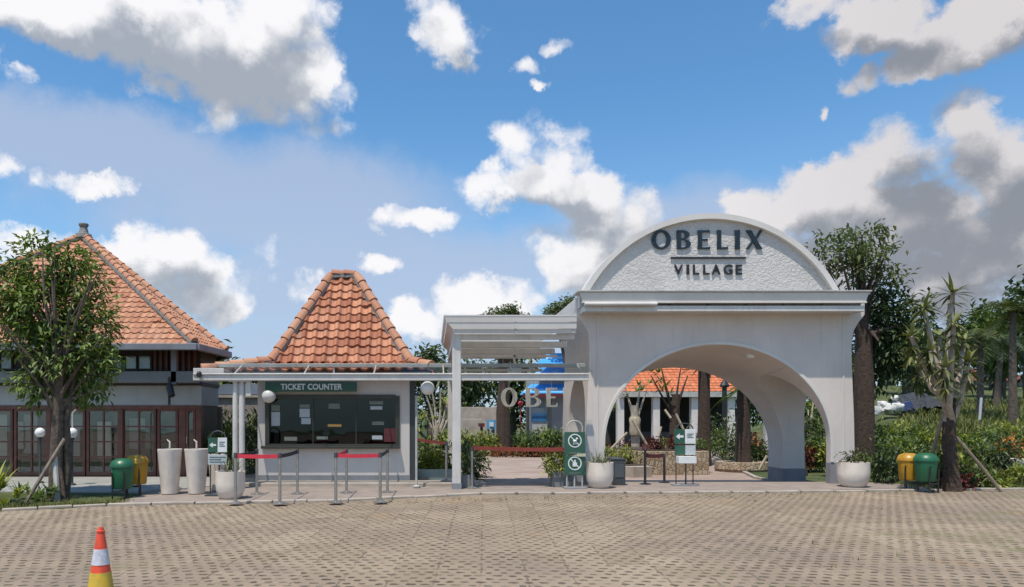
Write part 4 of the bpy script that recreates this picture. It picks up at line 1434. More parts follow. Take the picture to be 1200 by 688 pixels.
# tables inside; pale boards added close behind the glass to lighten the panes
for px in (20, 45, 85, 118, 160):
    m = MB(); c = X(px, 20.8); m.box(c-0.45, c+0.45, 20.65, 21.2, 0.72, 0.76); m.box(c-0.04, c+0.04, 20.85, 20.93, 0.07, 0.72)
    o = m.build('dining_table', M('table_top', (0.28, 0.25, 0.22)) if 'table_top' not in bpy.data.materials else bpy.data.materials['table_top'], None); tag(o, None, 'table', 'tables behind the pavilion glass')
    o['label'] = 'pale table standing inside the pavilion behind the glazed doors'
for px in (-6, 8, 30, 43, 92, 108, 128, 148, 166, 178):
    m = MB(); c = X(px, 20.6); w_ = .16+.12*((px*7) % 5)/4; m.box(c-w_, c+w_, 20.28, 20.31, .55+.5*((px*3) % 4)/4, 1.25+.6*((px*5) % 7)/6); m.build('added_pale_board', SWHITE if px in (8, 30, 128, -6) else (PAPER if px in (43, 92, 166) else PAPERG), pav)

# ================================================================== THINGS ON THE WALKWAY
WZ = 0.035


def gz(y0): return WZ


# cast-stone tall pots
def tall_pot(name, label, loc, h, r_top, r_bot, group):
    t = thing(name, label, 'planter', loc, 0, group)
    m = MB(); m.lathe([(0.0, 0.0), (r_bot, 0.0), (r_bot*1.03, 0.03), (r_top*0.97, h-0.05), (r_top, h-0.02), (r_top, h), (r_top-0.04, h), (r_top-0.05, h-0.06), (0, h-0.06)], 28)
    m.build('pot', POTW, t, world=False, smooth=True)
    m = MB(); m.lathe([(r_top-0.05, h-0.058), (0, h-0.045)], 20); m.build('soil', SOIL, t, world=False)
    return t


PPT = 15.6
sc_p = F/PPT
t = tall_pot('tall_planter', 'tall tapered white pot with a bare stump, next to the pavilion doors', (X(199, PPT), PPT, 0.05), 52*PPT/F, 14*PPT/F, 9.5*PPT/F, 'tall tapered white pots')
m = MB(); h = 52*PPT/F
m.tube([(0, 0, h-.06), (0.0, 0, h+0.17)], [0.022, 0.018], 8); m.tube([(0.0, 0, h+0.14), (-0.06, 0, h+0.2)], [0.016, 0.012], 6); m.build('stump', POTW, t, world=False)
t2 = copy_tree(t); t2.location = (X(229.5, PPT), PPT+0.05, 0.05); t2['label'] = 'tall tapered white pot with a bare stump, right one beside the round pot'
t3 = tall_pot('tall_planter', 'narrower white pot half hidden behind the arrow sign and round pot', (X(254, 16.3), 16.3, 0.05), 0.80, 0.19, 0.13, 'tall tapered white pots')
m = MB(); rosette(m, (0, 0, 0.75), 14, 0.4, 0.025, random.Random(4), 0.3, 1.3, 0.8); m.build('leaves', L_GREYG, t3, world=False)


def round_pot(label, loc, w, h, seed, kind):
    t = thing('round_planter', label, 'planter', loc, 0, 'round white pots at the entrance')
    r = w/2
    m = MB(); m.lathe([(0, 0), (r*0.62, 0), (r*0.80, h*0.10), (r*0.95, h*0.30), (r, h*0.55), (r*0.99, h*0.9), (r*1.0, h), (r*0.90, h), (r*0.88, h*0.9), (0, h*0.9)], 32)
    m.build('pot', POTW, t, world=False, smooth=True)
    m = MB(); m.lathe([(r*0.88, h*0.902), (0, h*0.93)], 20); m.build('soil', SOIL, t, world=False)
    rnd = random.Random(seed)
    m = MB()
    if kind == 0:
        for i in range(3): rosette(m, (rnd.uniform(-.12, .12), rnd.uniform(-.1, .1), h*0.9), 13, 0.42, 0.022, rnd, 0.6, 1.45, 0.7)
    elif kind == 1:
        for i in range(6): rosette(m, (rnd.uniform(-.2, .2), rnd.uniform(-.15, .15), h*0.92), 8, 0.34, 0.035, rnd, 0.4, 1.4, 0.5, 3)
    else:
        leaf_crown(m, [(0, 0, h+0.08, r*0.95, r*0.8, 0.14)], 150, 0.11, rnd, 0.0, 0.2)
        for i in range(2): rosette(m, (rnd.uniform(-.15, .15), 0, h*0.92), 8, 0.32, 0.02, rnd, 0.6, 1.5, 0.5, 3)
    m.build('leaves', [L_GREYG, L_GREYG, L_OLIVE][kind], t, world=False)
    return t


D = 14.75
round_pot('round white pot with thin grassy plant before the paired canopy posts', (X(270, D), D, WZ), 34*D/F, 32*D/F, 1, 0)
D = 17.0
round_pot('round white pot with spiky agave beside the green picture sign', (X(702.5, D), D, WZ), 32*D/F, 30*D/F, 2, 1)
D = 17.25
round_pot('round white pot with low leafy plant at foot of right gate column', (X(1000, D), D, WZ), 35*D/F, 29*D/F, 3, 2)

# ------------------------------------------------------------------ queue posts
def stanchion(name, label, loc, h=0.95, mat=CHROME, group='steel queue posts'):
    t = thing(name, label, 'queue post', loc, 0, group)
    m = MB(); m.lathe([(0, 0), (0.135, 0), (0.14, 0.010), (0.10, 0.025), (0.035, 0.045), (0, 0.045)], 24); m.build('base', mat, t, world=False, smooth=True)
    m = MB(); m.tube([(0, 0, 0.04), (0, 0, h-0.07)], 0.030, 16); m.build('pole', mat, t, world=False, smooth=True)
    m = MB(); m.lathe([(0.0, 0), (0.036, 0), (0.036, 0.085), (0.03, 0.1), (0, 0.1)], 16, (0, 0, h-0.09)); m.build('belt_head', DARKG, t, world=False, smooth=True)
    return t


def belt(parent, a, b, mat, w=0.075, sag=0.012):
    """belt drawn out of its post head to the neighbouring post"""
    a = Vector(a); b = Vector(b); m = MB(); n = 10
    s = (b-a).cross(Vector((0, 0, 1))).normalized()*0.004
    vs = []
    for i in range(n+1):
        t = i/n; p = a.lerp(b, t)-Vector((0, 0, sag*math.sin(PI*t)))
        vs += [p+s+Vector((0, 0, w/2)), p+s-Vector((0, 0, w/2)), p-s-Vector((0, 0, w/2)), p-s+Vector((0, 0, w/2))]
    fs = []
    for i in range(n):
        for k in range(4): fs.append((4*i+k, 4*i+(k+1) % 4, 4*i+4+(k+1) % 4, 4*i+4+k))
    fs += [(0, 1, 2, 3), (4*n+3, 4*n+2, 4*n+1, 4*n)]
    m.add(vs, fs)
    return m.build('belt', mat, parent)


proto = None
ST = [(276, 590, 'steel queue post at front left of the left lane, by the round white pot'),
      (328, 590.5, 'steel queue post at front right of the left lane, holding a red belt end'),
      (301, 579, 'steel queue post at the back left of the left lane, near the round post'),
      (348.5, 579, 'steel queue post at the back right of the left lane, below the window'),
      (393.5, 589, 'steel queue post at front left of the right lane, below the window'),
      (445.5, 588.5, 'steel queue post at front right of the right lane, holding a red belt end'),
      (406, 577.5, 'steel queue post at the back left of the right lane, behind red belt'),
      (454, 577, 'steel queue post at the back right of the right lane, near counter edge')]
posts = []
for px, py, lb in ST:
    D = F*(EYE-WZ)/(py-VY)
    loc = (X(px, D), D, WZ)
    if proto is None: proto = stanchion('queue_post', lb, loc); o = proto
    else:
        o = copy_tree(proto); o.location = loc; o['label'] = lb
    posts.append(o)
BH_ = Vector((0, 0, 0.90))
pt = [Vector(o.location)+BH_ for o in posts]
bpy.context.view_layer.update()
for a, b, mt in ((0, 1, BELTR), (0, 2, BELTK), (1, 3, BELTK), (4, 5, BELTR), (4, 6, BELTR), (5, 7, BELTK)):
    belt(posts[a], pt[a], pt[b], mt)
# two more by the flower bed, one with the long belt across the entrance
o = copy_tree(proto); o.location = (X(523, 17.9), 17.9, 0.12)
[bpy.data.objects.remove(c) for c in list(o.children) if c.name.startswith('belt') and not c.name.startswith('belt_head')]
o['label'] = 'steel queue post on the plinth beside the white pergola post'
belt(o, Vector(o.location)+Vector((0, 0, 0.92)), P(489, 515, 18.0), BELTO, 0.07)
o2 = copy_tree(o); o2.location = (X(553, 16.9), 16.9, WZ)
[bpy.data.objects.remove(c) for c in list(o2.children) if c.name.startswith('belt') and not c.name.startswith('belt_head')]
o2['label'] = 'steel queue post in front of the dark plant, with long rust belt'
belt(o2, Vector(o2.location)+Vector((0, 0, 0.93)), (X(663, 16.95), 16.95, 0.93), BELTO, 0.09, 0.02)

# dark posts with maroon cover inside the arch
sd = None
for px, D, h, lb in ((756, 17.9, 0.92, 'dark queue post with small maroon sign plate in the arch'), (778.5, 18.35, 0.72, 'short dark queue post in the arch beside the arrow sign')):
    s_ = stanchion('queue_post', lb, (X(px, D), D, WZ), h, BLACK, 'dark queue posts in the arch')
    if sd is None:
        sd = s_; m = MB(); m.box(-0.08, 0.08, -0.03, -0.01, h-0.08, h+0.06); m.build('sign_plate', MAROON, s_, world=False)
    else:
        belt(s_, (X(px, D), D, 0.72), (X(756, 17.9), 17.9, 0.74), MAROON, 0.09, 0.02)

# ------------------------------------------------------------------ sign stands
def panel(t, x0, x1, z0, z1, mat, name='panel', y=0.0):
    m = MB(); m.box(x0, x1, y-0.012, y+0.012, z0, z1)
    return m.build(name, mat, t, world=False, bevel=0.003)


def strokes(t, parent, x0, x1, zs, mat, y=-0.016, th=0.012):
    m = MB()
    for i, z in enumerate(zs): m.box(x0, x1-(x1-x0)*0.25*(i % 2), y-0.002, y+0.003, z-th/2, z+th/2)
    o = m.build('marks', mat, parent, world=False)
    return o


def arrow_sign(label, loc, W_, H0, H1, low, base):
    """stand with a green arrow panel, a white panel beside it and a smaller board below"""
    t = thing('sign_stand', label, 'sign', loc, 0, 'arrow sign stands')
    hw = W_/2
    m = MB()
    arc = [(-hw*0.8, 0, H1)]+[(hw*0.8*math.cos(PI-PI*i/12), 0, H1+0.14*math.sin(PI*i/12)) for i in range(1, 12)]+[(hw*0.8, 0, H1)]
    m.tube([(-hw*0.8, 0.02, 0.03)]+[(x, 0.02, z) for x, y, z in arc]+[(hw*0.8, 0.02, 0.03)], 0.014, 8)
    m.tube([(0.03, 0.02, 0.03), (0.03, 0.02, H0)], 0.018, 8)
    m.build('frame', DARKG, t, world=False, smooth=True)
    m = MB(); m.box(-hw*1.15, hw*1.15, -0.16, 0.16, 0, 0.03); m.build('base_plate', base, t, world=False, bevel=0.004)
    g = panel(t, -hw, -0.005, H0, H1, SGREEN)
    m = MB(); zc = (H0+H1)/2; a = hw*0.36; cx = -hw/2
    m.add([(cx-a, -0.016, zc), (cx, -0.016, zc+a*.8), (cx, -0.016, zc+a*.28), (cx+a, -0.016, zc+a*.28), (cx+a, -0.016, zc-a*.28), (cx, -0.016, zc-a*.28), (cx, -0.016, zc-a*.8)], [(0, 1, 2), (0, 2, 5), (0, 5, 6), (2, 3, 4, 5)])
    m.build('arrow', SWHITE, g, world=False)
    w_ = panel(t, 0.005, hw, H0, H1, SWHITE)
    strokes(t, w_, hw*0.2, hw*0.8, [zc+0.06, zc+0.02, zc-0.02], DARKG)
    if low == 'band':
        l1 = panel(t, -hw, hw, H0-0.26, H0-0.05, PAPER); strokes(t, l1, -hw*0.85, hw*0.85, [H0-0.10, H0-0.15, H0-0.20], SGREEN)
    else:
        l1 = panel(t, -hw*0.95, 0.0, H0-0.27, H0-0.04, SGREEN); l2 = panel(t, 0.01, hw, H0-0.27, H0-0.04, PAPER)
        m = MB(); m.box(-hw*0.85, hw*0.8, -0.22, 0.0, H0-0.46, H0-0.30); m.build('leaflet_box', SWHITE, t, world=False, bevel=0.005)
    return t


D = 15.3
arrow_sign('arrow sign on thin stand between the tall white pots and round post', (X(255, D), D, WZ), 22*D/F, Z(530, D)-WZ, Z(513, D)-WZ, 'band', DARKG)
D = 17.6
arrow_sign('arrow sign on a dark base plate in the middle of the arch', (X(802.5, D), D, WZ), 25*D/F, Z(520, D)-WZ, Z(503, D)-WZ, 'box', GREYB)

D = 16.9
t = thing('picture_sign', 'tall green sign with two round white picture symbols left of the gate', 'sign', (X(673.5, D), D, WZ))
hw = 12*D/F
m = MB()
m.tube([(-hw*0.75, 0.02, 0.02), (-hw*0.75, 0.02, Z(503, D))]+[(hw*0.75*math.cos(PI-PI*i/12), 0.02, Z(503, D)+0.16*math.sin(PI*i/12)) for i in range(1, 12)]+[(hw*0.75, 0.02, Z(503, D)), (hw*0.75, 0.02, 0.02)], 0.016, 8)
m.tube([(0, 0.03, 0.02), (0, 0.03, 0.6)], 0.02, 8)
m.build('frame', STEELD, t, world=False, smooth=True)
m = MB(); m.box(-hw*1.1, hw*1.1, -0.18, 0.18, 0, 0.03); m.build('base_plate', GREYB, t, world=False)
for z0_, z1_, cz in ((Z(533, D), Z(506, D), Z(516.5, D)), (Z(557, D), Z(534, D), Z(543, D))):
    g = panel(t, -hw, hw, z0_-WZ, z1_-WZ-0.005, SGREEN)
    cz -= WZ; r = 8.0*D/F
    ring = shape_mesh('symbol_ring', [ell(0, 0, r, r, 36), ell(0, 0, r*0.84, r*0.84, 36)], 0.006)
    mesh_obj('symbol_ring', ring, SWHITE, g, (0, -0.016, cz))
    m = MB(); m.bar((-r*0.6, -0.017, cz+r*0.6), (r*0.6, -0.017, cz-r*0.6), 0.006, 0.022)
    # a plain four-footed figure and a small bag shape
    if cz > 1.0:
        m.sphere((0.0, -0.014, cz-r*0.05), r*0.30, 10, 0.7); m.sphere((r*0.3, -0.014, cz+r*0.28), r*0.17, 8)
        for q in (-0.18, -0.06, 0.1, 0.22): m.box(q*r-.008, q*r+.008, -0.018, -0.013, cz-r*0.55, cz-r*0.15)
    else:
        m.box(-r*0.32, r*0.32, -0.018, -0.013, cz-r*0.45, cz+r*0.12); m.box(-r*0.1, r*0.14, -0.018, -0.013, cz+r*0.12, cz+r*0.5)
    m.build('symbol', SWHITE, g, world=False)
    strokes(t, g, -hw*0.55, hw*0.55, [z0_-WZ+0.055, z0_-WZ+0.03], PAPERG, -0.015, 0.01)
m = MB(); m.box(hw*0.2, hw*1.05, -0.03, -0.015, Z(535, D)-WZ, Z(531.5, D)-WZ); m.build('sticker', M('cream', (0.55, 0.52, 0.36)), t, world=False)

# ------------------------------------------------------------------ box planters and plants around the entrance
def box_planter(label, loc, w, d, h, mat=GREYP):
    t = thing('box_planter', label, 'planter', loc, 0, None)
    m = MB(); th = 0.03
    m.box(-w/2, w/2, -d/2, -d/2+th, 0, h); m.box(-w/2, w/2, d/2-th, d/2, 0, h); m.box(-w/2, -w/2+th, -d/2+th, d/2-th, 0, h); m.box(w/2-th, w/2, -d/2+th, d/2-th, 0, h)
    m.build('box', mat, t, world=False, bevel=0.006)
    m = MB(); m.box(-w/2+th, w/2-th, -d/2+th, d/2-th, 0.0, h-0.05); m.build('soil', SOIL, t, world=False)
    return t


D = 17.1
t = box_planter('grey box planter with dark bushy plant behind the pergola post', (X(547, D), D, WZ), 0.34, 0.34, 0.30)
m = MB(); rnd = random.Random(8)
for k in range(5): rosette(m, (rnd.uniform(-.1, .1), rnd.uniform(-.1, .1), 0.3+0.16*k), 12, 0.5, 0.06, rnd, 0.2, 1.3, 0.9)
m.build('leaves', L_DARK, t, world=False)
D = 17.35
t = box_planter('grey box planter with yellow green shrub left of the picture sign', (X(656, D), D, WZ), 0.40, 0.34, 0.36)
m = MB(); leaf_crown(m, [(0, 0, 0.58, 0.30, 0.26, 0.28), (-0.18, 0, 0.5, 0.22, 0.2, 0.18)], 420, 0.13, random.Random(12), 0.1, 0.2); m.build('foliage', L_LIME, t, world=False)
D = 17.9
m = MB(); m.box(-0.15, 0.15, -0.3, 0.6, 0, 0.70)
t = thing('dark_cabinet', 'dark grey box cabinet behind the round white pot by the gate', 'cabinet', (X(722, D), D, -0.05))
m.build('body', DARKG, t, world=False, bevel=0.01)
m = MB(); m.box(-0.11, 0.11, -0.312, -0.302, 0.28, 0.60); m.build('door', M('cabinet_door', (0.075, 0.085, 0.095)), t, world=False)
m = MB(); m.box(-0.155, 0.155, -0.31, 0.61, 0.70, 0.725); m.build('lid', DARKG, t, world=False)

# ------------------------------------------------------------------ twin litter bins
def litter_bin(name, label, loc, mat, group='pairs of round litter bins'):
    t = thing(name, label, 'litter bin', loc, 0, group)
    r = 0.225
    m = MB(); m.lathe([(0, 0.22), (r*0.80, 0.22), (r*0.86, 0.25), (r*0.97, 0.62), (r*0.97, 0.66)], 28); m.build('barrel', mat, t, world=False, smooth=True)
    m = MB(); m.lathe([(r*1.0, 0.655), (r*1.06, 0.66), (r*1.06, 0.70), (r*1.0, 0.73), (r*0.85, 0.79), (r*0.5, 0.825), (0, 0.835)], 28); m.build('lid', mat, t, world=False, smooth=True)
    m = MB(); m.add([(0.10*math.cos(a), -r*1.02, 0.70+0.0) for a in (0, 1)], []) if False else None
    for sx in (-1, 1):
        lg = MB(); lg.tube([(sx*r*0.55, -r*0.80, 0.0), (sx*r*0.55, -r*0.86, 0.5)], 0.017, 8); lg.lathe([(0, 0), (0.035, 0), (0.03, 0.015), (0, 0.015)], 10, (sx*r*0.55, -r*0.8, 0)); lg.tube([(sx*r*0.55, -r*0.86, 0.5), (sx*r*0.55, -r*1.0, 0.56)], 0.012, 6)
        lg.build('leg', BLACK, t, world=False)
    cb = MB(); cb.bar((-r*0.55, -r*0.8, 0.18), (r*0.55, -r*0.8, 0.18), 0.03); cb.bar((0, -r*0.8, 0.18), (0, r*0.8, 0.18), 0.03); cb.build('cross_bar', BLACK, t, world=False)
    lg = MB(); lg.tube([(0, r*0.8, 0.0), (0, r*0.86, 0.5)], 0.017, 8); lg.build('leg', BLACK, t, world=False)
    return t


b1 = litter_bin('litter_bin', 'green round litter bin, front one of the left pair', (X(143.5, 14.9), 14.9, 0.0), BING)
b2 = litter_bin('litter_bin', 'yellow round litter bin behind the green one beside the tall pots', (X(160.5, 15.5), 15.5, 0.04), BINY)
b3 = copy_tree(b2); b3.location = (X(1065, 16.75), 16.75, 0.02); b3['label'] = 'yellow round litter bin, left of the pair under the spiky tree'; b3.rotation_euler.z = -0.3
b4 = copy_tree(b1); b4.location = (X(1085, 16.3), 16.3, 0.02); b4['label'] = 'green round litter bin, right of the pair under the spiky tree'; b4.rotation_euler.z = 0.3; b4.scale = (1.03, 1.03, 1.03)

# ------------------------------------------------------------------ globe lamps on posts
def globe_lamp(label, loc, h, r, arm=0.0, group='globe lamp posts'):
    t = thing('globe_lamp', label, 'lamp', loc, 0, group)
    m = MB(); m.lathe([(0, 0), (0.09, 0), (0.09, 0.03), (0.035, 0.05)], 16); m.tube([(0, 0, 0.03), (0, 0, h-r*0.9 if not arm else h-0.02)], 0.028, 10)
    m.build('post', STEELD if arm else DARKG, t, world=False, smooth=True)
    m = MB()
    if arm: m.tube([(0, 0, h-0.02), (arm, 0, h-0.02)], 0.016, 8); m.box(-0.07, 0.09, -0.05, 0.05, h-0.03, h+0.01)
    m.lathe([(0.05, 0), (0.05, 0.05), (0.03, 0.05)], 12, (arm, 0, h-r-0.03 if not arm else h-0.03))
    m.build('bracket', BLACK, t, world=False)
    m = MB(); m.sphere((arm, 0, h if not arm else h+r*0.85), r); m.build('globe', GLOBE, t, world=False, smooth=True)
    return t


D = 17.0
globe_lamp('white globe lamp on a grey post at the right end of the ticket counter', (X(488, D), D, 0.05), Z(462, D)-0.05, 8.3*D/F, (501-488)*D/F)
g1 = globe_lamp('white globe lamp on a short post left of the tree trunk', (X(47, 18.0), 18.0, 0.06), Z(507, 18)-0.06, 5.8*18/F)
g2 = globe_lamp('white globe lamp on a short post right of the tree trunk', (X(84.5, 17.4), 17.4, 0.06), Z(507.5, 17.4)-0.06, 6.2*17.4/F)
# hooked white rod beside the second globe
m = MB(); c = P(85, 507, 17.6); m.tube([(c.x, 17.6, c.z+0.1), (c.x, 17.6, Z(484, 17.6)), (c.x+0.08, 17.6, Z(480, 17.6))], 0.018, 8)
m.tube([(c.x, 17.6, 0.06), (c.x, 17.6, c.z+0.1)], 0.018, 8)
solo(m, 'hooked_pole', STEELW, 'thin white hooked pole standing behind the right globe lamp', 'pole', smooth=True)

# ------------------------------------------------------------------ traffic cone close to the camera
D = 5.95
t = thing('traffic_cone', 'orange traffic cone with white and yellow bands on the paving', 'traffic cone', (X(118, D), D, 0.0))
def zc(py): return max(0.0, Z(py, D))
def rc_(z): return 0.026+(0.75-z)*0.148
m = MB(); m.slab([(-0.2, -0.2), (0.2, -0.2), (0.2, 0.2), (-0.2, 0.2)], 0.0, 0.035); m.build('base', CONE_O, t, world=False, bevel=0.012)
def band(z0, z1, mat, name, off=0.0):
    m = MB(); m.lathe([(rc_(z0)+off, z0), (rc_(z1)+off, z1)], 40); o = m.build(name, mat, t, world=False, smooth=True)
z642, z661, z669 = Z(643, D), Z(661, D), Z(670, D)
band(z642, 0.735, CONE_O, 'tip_section'); band(z661, z642, CONE_W, 'reflective_band', 0.003); band(z669, z661, CONE_O, 'orange_band'); band(0.10, z669, CONE_Y, 'yellow_band', 0.003); band(0.035, 0.10, CONE_O, 'orange_band')
m = MB(); m.lathe([(rc_(0.735)+0.006, 0.728), (rc_(0.735)+0.006, 0.738), (0.026, 0.742), (0.020, 0.765), (0.012, 0.765), (0.011, 0.70)], 28); m.build('tip_ring', CONE_O, t, world=False, smooth=True)

# ================================================================== TREES AND PLANTS
def limb(mb, a, b, r0, r1, k=0.1, n=5, seed=0, jit=0.12):
    rnd = random.Random(seed)
    side = Vector((rnd.uniform(-1, 1), rnd.uniform(-1, 1), 0))
    pts = bent(a, b, k, n, side)
    mb.tube(pts, [r0+(r1-r0)*i/n for i in range(n+1)], 8, True, jit, seed)


# the leafy tree on the left verge
D = 14.7; S = D/F
tl = thing('leafy_tree', 'dense leafy young tree on the left verge before the pavilion', 'tree', (X(67, D), D, 0.02))
tx = X(67, D)
m = MB()
m.tube([(tx, D, -0.1), (tx-0.02, D, 0.6), (tx+0.0, D, 1.3), (tx+0.03, D, 2.0), (tx+0.02, D, 3.0), (tx-0.1, D, 4.4)], [0.17, 0.13, 0.115, 0.10, 0.07, 0.02], 12, True, 0.14, 3)
for i, (px, py, z0) in enumerate(((20, 420, 1.6), (110, 430, 1.7), (30, 340, 2.3), (105, 330, 2.2), (50, 300, 2.9), (85, 380, 1.9), (0, 380, 2.0), (125, 390, 2.0))):
    p = P(px, py, D+((i % 3)-1)*0.5)
    limb(m, (tx+0.02, D, z0), p, 0.05, 0.012, 0.1, 5, i)
rt = random.Random(50)
for i in range(26):
    b_ = P(rt.uniform(-5, 128), rt.uniform(290, 462), D+rt.uniform(-.5, .5)); z0 = min(b_.z-.25, rt.uniform(1.6, 3.6))
    limb(m, (tx+rt.uniform(-.1, .1), D, z0), b_, .026, .005, .12, 5, 70+i)
m.tube([(tx+.06, D+.1, -.1), (tx+.16, D+.12, .7), (tx+.12, D+.1, 1.6), (tx+.3, D+.1, 2.5)], [.11, .085, .075, .03], 10, True, .14, 9)
m.build('trunk', BARK, tl)
cr = MB()
BK = 0.55
def PB(px, py, rx, ry, dd=0.0, depth=None):
    p = P(px, py, D+dd+BK); return (p.x, p.y, p.z, rx*S, (depth or rx)*S, ry*S)
bl = [PB(45, 310, 32, 30), PB(95, 325, 30, 32, .2), PB(15, 345, 32, 36, -.1), PB(60, 365, 48, 45), PB(112, 375, 26, 40), PB(80, 415, 45, 42, -.2), PB(105, 455, 28, 22, .1), PB(55, 450, 36, 26), PB(20, 395, 22, 24), PB(75, 300, 22, 22), PB(38, 289, 16, 14), PB(115, 420, 24, 28, -.3), PB(-8, 335, 20, 30)]
leaf_crown(cr, bl, 8000, 0.16, random.Random(21), 0.5, 0.5, 0.42, 14, 0.95)
cr.build('crown', leaf_mat('fresh_green_leaf', (0.04, 0.075, 0.018), (0.22, 0.29, 0.075)), tl)
# props of the left tree
for (a, b, r, mt, lb) in (((28, 588), (76, 514), 0.035, BAMBOO, 'slanting brown pole propping the left tree from the left'), ((67, 590), (64, 536), 0.055, STEELD, 'thick grey upright prop at foot of the left tree'),
                      ((76, 586), (70, 548), 0.035, BARKD, 'short dark prop leaning against the left tree trunk')):
    pa = P(a[0], a[1], 14.2 if mt is not STEELD else 14.35); pa.z = 0.0; pb = P(b[0], b[1], 14.5)
    q = MB(); q.tube([pa-Vector((0, 0, .05)), pa.lerp(pb, .5)+Vector((0.01, 0, 0)), pb], r, 8, True, 0.1)
    solo(q, 'tree_prop', mt, lb, 'pole', 'poles propping trees')

BK = 0.0
# dracaena-like spiky tree on the right verge
D = 16.6; S = D/F
ts = thing('spiky_tree', 'many-headed spiky tree with rough pale trunks beside the right litter bins', 'tree', (X(1113, D), D, 0.0))
m = MB(); tp = MB(); hd = MB(); rnd = random.Random(31)
bx = X(1113, D)
m.tube([(bx+.05, D, -0.1), (bx+0.02, D, 0.5), (bx-0.02, D, 1.2), (bx+0.0, D, 1.9), (bx-0.02, D, 2.1)], [0.22, 0.155, 0.125, 0.125, 0.10], 14, True, 0.22, 5)
m.build('trunk', BARKD, ts)
heads = [(1116, 345, 0), (1083, 362, 0.3), (1068, 395, -0.3), (1130, 400, 0.5), (1100, 395, 0.6), (1118, 380, -0.5), (1090, 412, -0.4), (1075, 430, 0.2), (1135, 425, -0.2), (1108, 432, -0.6)]
for i, (px, py, dd) in enumerate(heads):
    top = P(px, py, D+dd)
    a = Vector((bx+rnd.uniform(-.08, .08), D, rnd.uniform(1.5, 2.1)))
    mid = a.lerp(top, 0.5); mid.x = a.x*0.45+top.x*0.55; mid.z -= 0.12
    tp.tube([a, a.lerp(mid, .5), mid, mid.lerp(top, .55), top], [0.075, 0.065, 0.055, 0.05, 0.045], 8, True, 0.2, i)
    rosette(hd, top, 34 if i < 2 else 22, 0.46 if i < 2 else 0.38, 0.085, rnd, -0.6, 1.3, 0.9, 4)
    for q in range(2):
        c = top-Vector((0, 0, 0.22*(q+1))); rosette(hd, c, 14, 0.34, 0.07, rnd, -0.9, 0.4, 0.9, 3)
tp.tube([(bx-.02, D, 1.9), (bx-.05, D, 2.6), (bx+.03, D, 3.4), P(1114, 352, D)], [.115, .10, .085, .06], 10, True, .2, 44)
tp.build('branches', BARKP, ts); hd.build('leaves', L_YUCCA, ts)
m = MB(); rosette(m, (bx+.1, D-.1, 1.98), 14, .28, .05, rnd, -.2, 1.2, .5, 3); m.build('lower_rosette', L_YUCCA, ts)
for (a, b, dd, lb) in (((1176, 577), (1120, 512), -0.2, 'slanting pole propping the spiky tree from the right'), ((1084, 535), (1106, 484), 0.5, 'dark slanting pole propping the spiky tree from the left')):
    pa = P(a[0], a[1], D+dd); pa.z = 0.0 if dd < 0 else 0.25
    pb = P(b[0], b[1], D)
    q = MB(); q.tube([pa-Vector((0, 0, .06)), pa.lerp(pb, .5), pb], 0.038, 8, True, 0.1); solo(q, 'tree_prop', BAMBOO, lb, 'pole', 'poles propping trees')

# big tree behind the right side of the gate
D = 22.0; S = D/F
tb = thing('broad_tree', 'tall broad tree with thick brown trunk just right of the gate', 'tree', (X(1013, D), D, ground_z(X(1013, D), D)))
m = MB(); x = X(1013, D); z0 = ground_z(x, D)-0.2
m.tube([(x, D, z0), (x, D, z0+1.0), (x-.02, D, 2.6), (x-.03, D, 4.0), (x-0.15, D, 5.2)], [0.33, 0.28, 0.26, 0.22, 0.10], 14, True, 0.16, 2)
for i, (px, py) in enumerate(((985, 300), (1040, 290), (1050, 320), (970, 310), (1060, 380), (1080, 420), (1030, 400), (1010, 275))):
    limb(m, (x-.03, D, 3.3+0.2*i % 1.5), P(px, py, D+((i % 3)-1)*.8), 0.09, 0.02, 0.15, 5, i)
rt = random.Random(51)
for i in range(22):
    limb(m, (x-.1, D, rt.uniform(3.5, 5.0)), P(rt.uniform(958, 1055), rt.uniform(262, 340), D+rt.uniform(-.6, .6)), .04, .008, .15, 5, 90+i)
m.build('trunk', BARKD, tb)
cr = MB()
bl = [PB(980, 295, 20, 20), PB(1005, 280, 22, 18, .4), PB(1032, 266, 15, 11), PB(1048, 286, 8, 9), PB(1040, 315, 16, 10, -.3), PB(1052, 322, 9, 7, -.3), PB(1000, 312, 28, 18), PB(963, 290, 10, 14), PB(1022, 335, 22, 12, .5), PB(1020, 300, 16, 14, -.4)]
leaf_crown(cr, bl, 1500, 0.21, random.Random(3), 0.3, 0.4, 0.42, 9, 1.0)
cr.build('crown', L_SAGE, tb); cr = MB()
bl2 = [PB(1030, 385, 36, 40, .6), PB(1060, 410, 36, 45, .2), PB(1020, 430, 28, 34, .9), PB(1078, 432, 22, 20, .4), PB(1045, 360, 36, 22, .3)]
leaf_crown(cr, bl2, 3600, 0.21, random.Random(4), 0.4, 0.25, 0.45, 7, 1.1)
cr.build('lower_crown', L_DARK, tb)


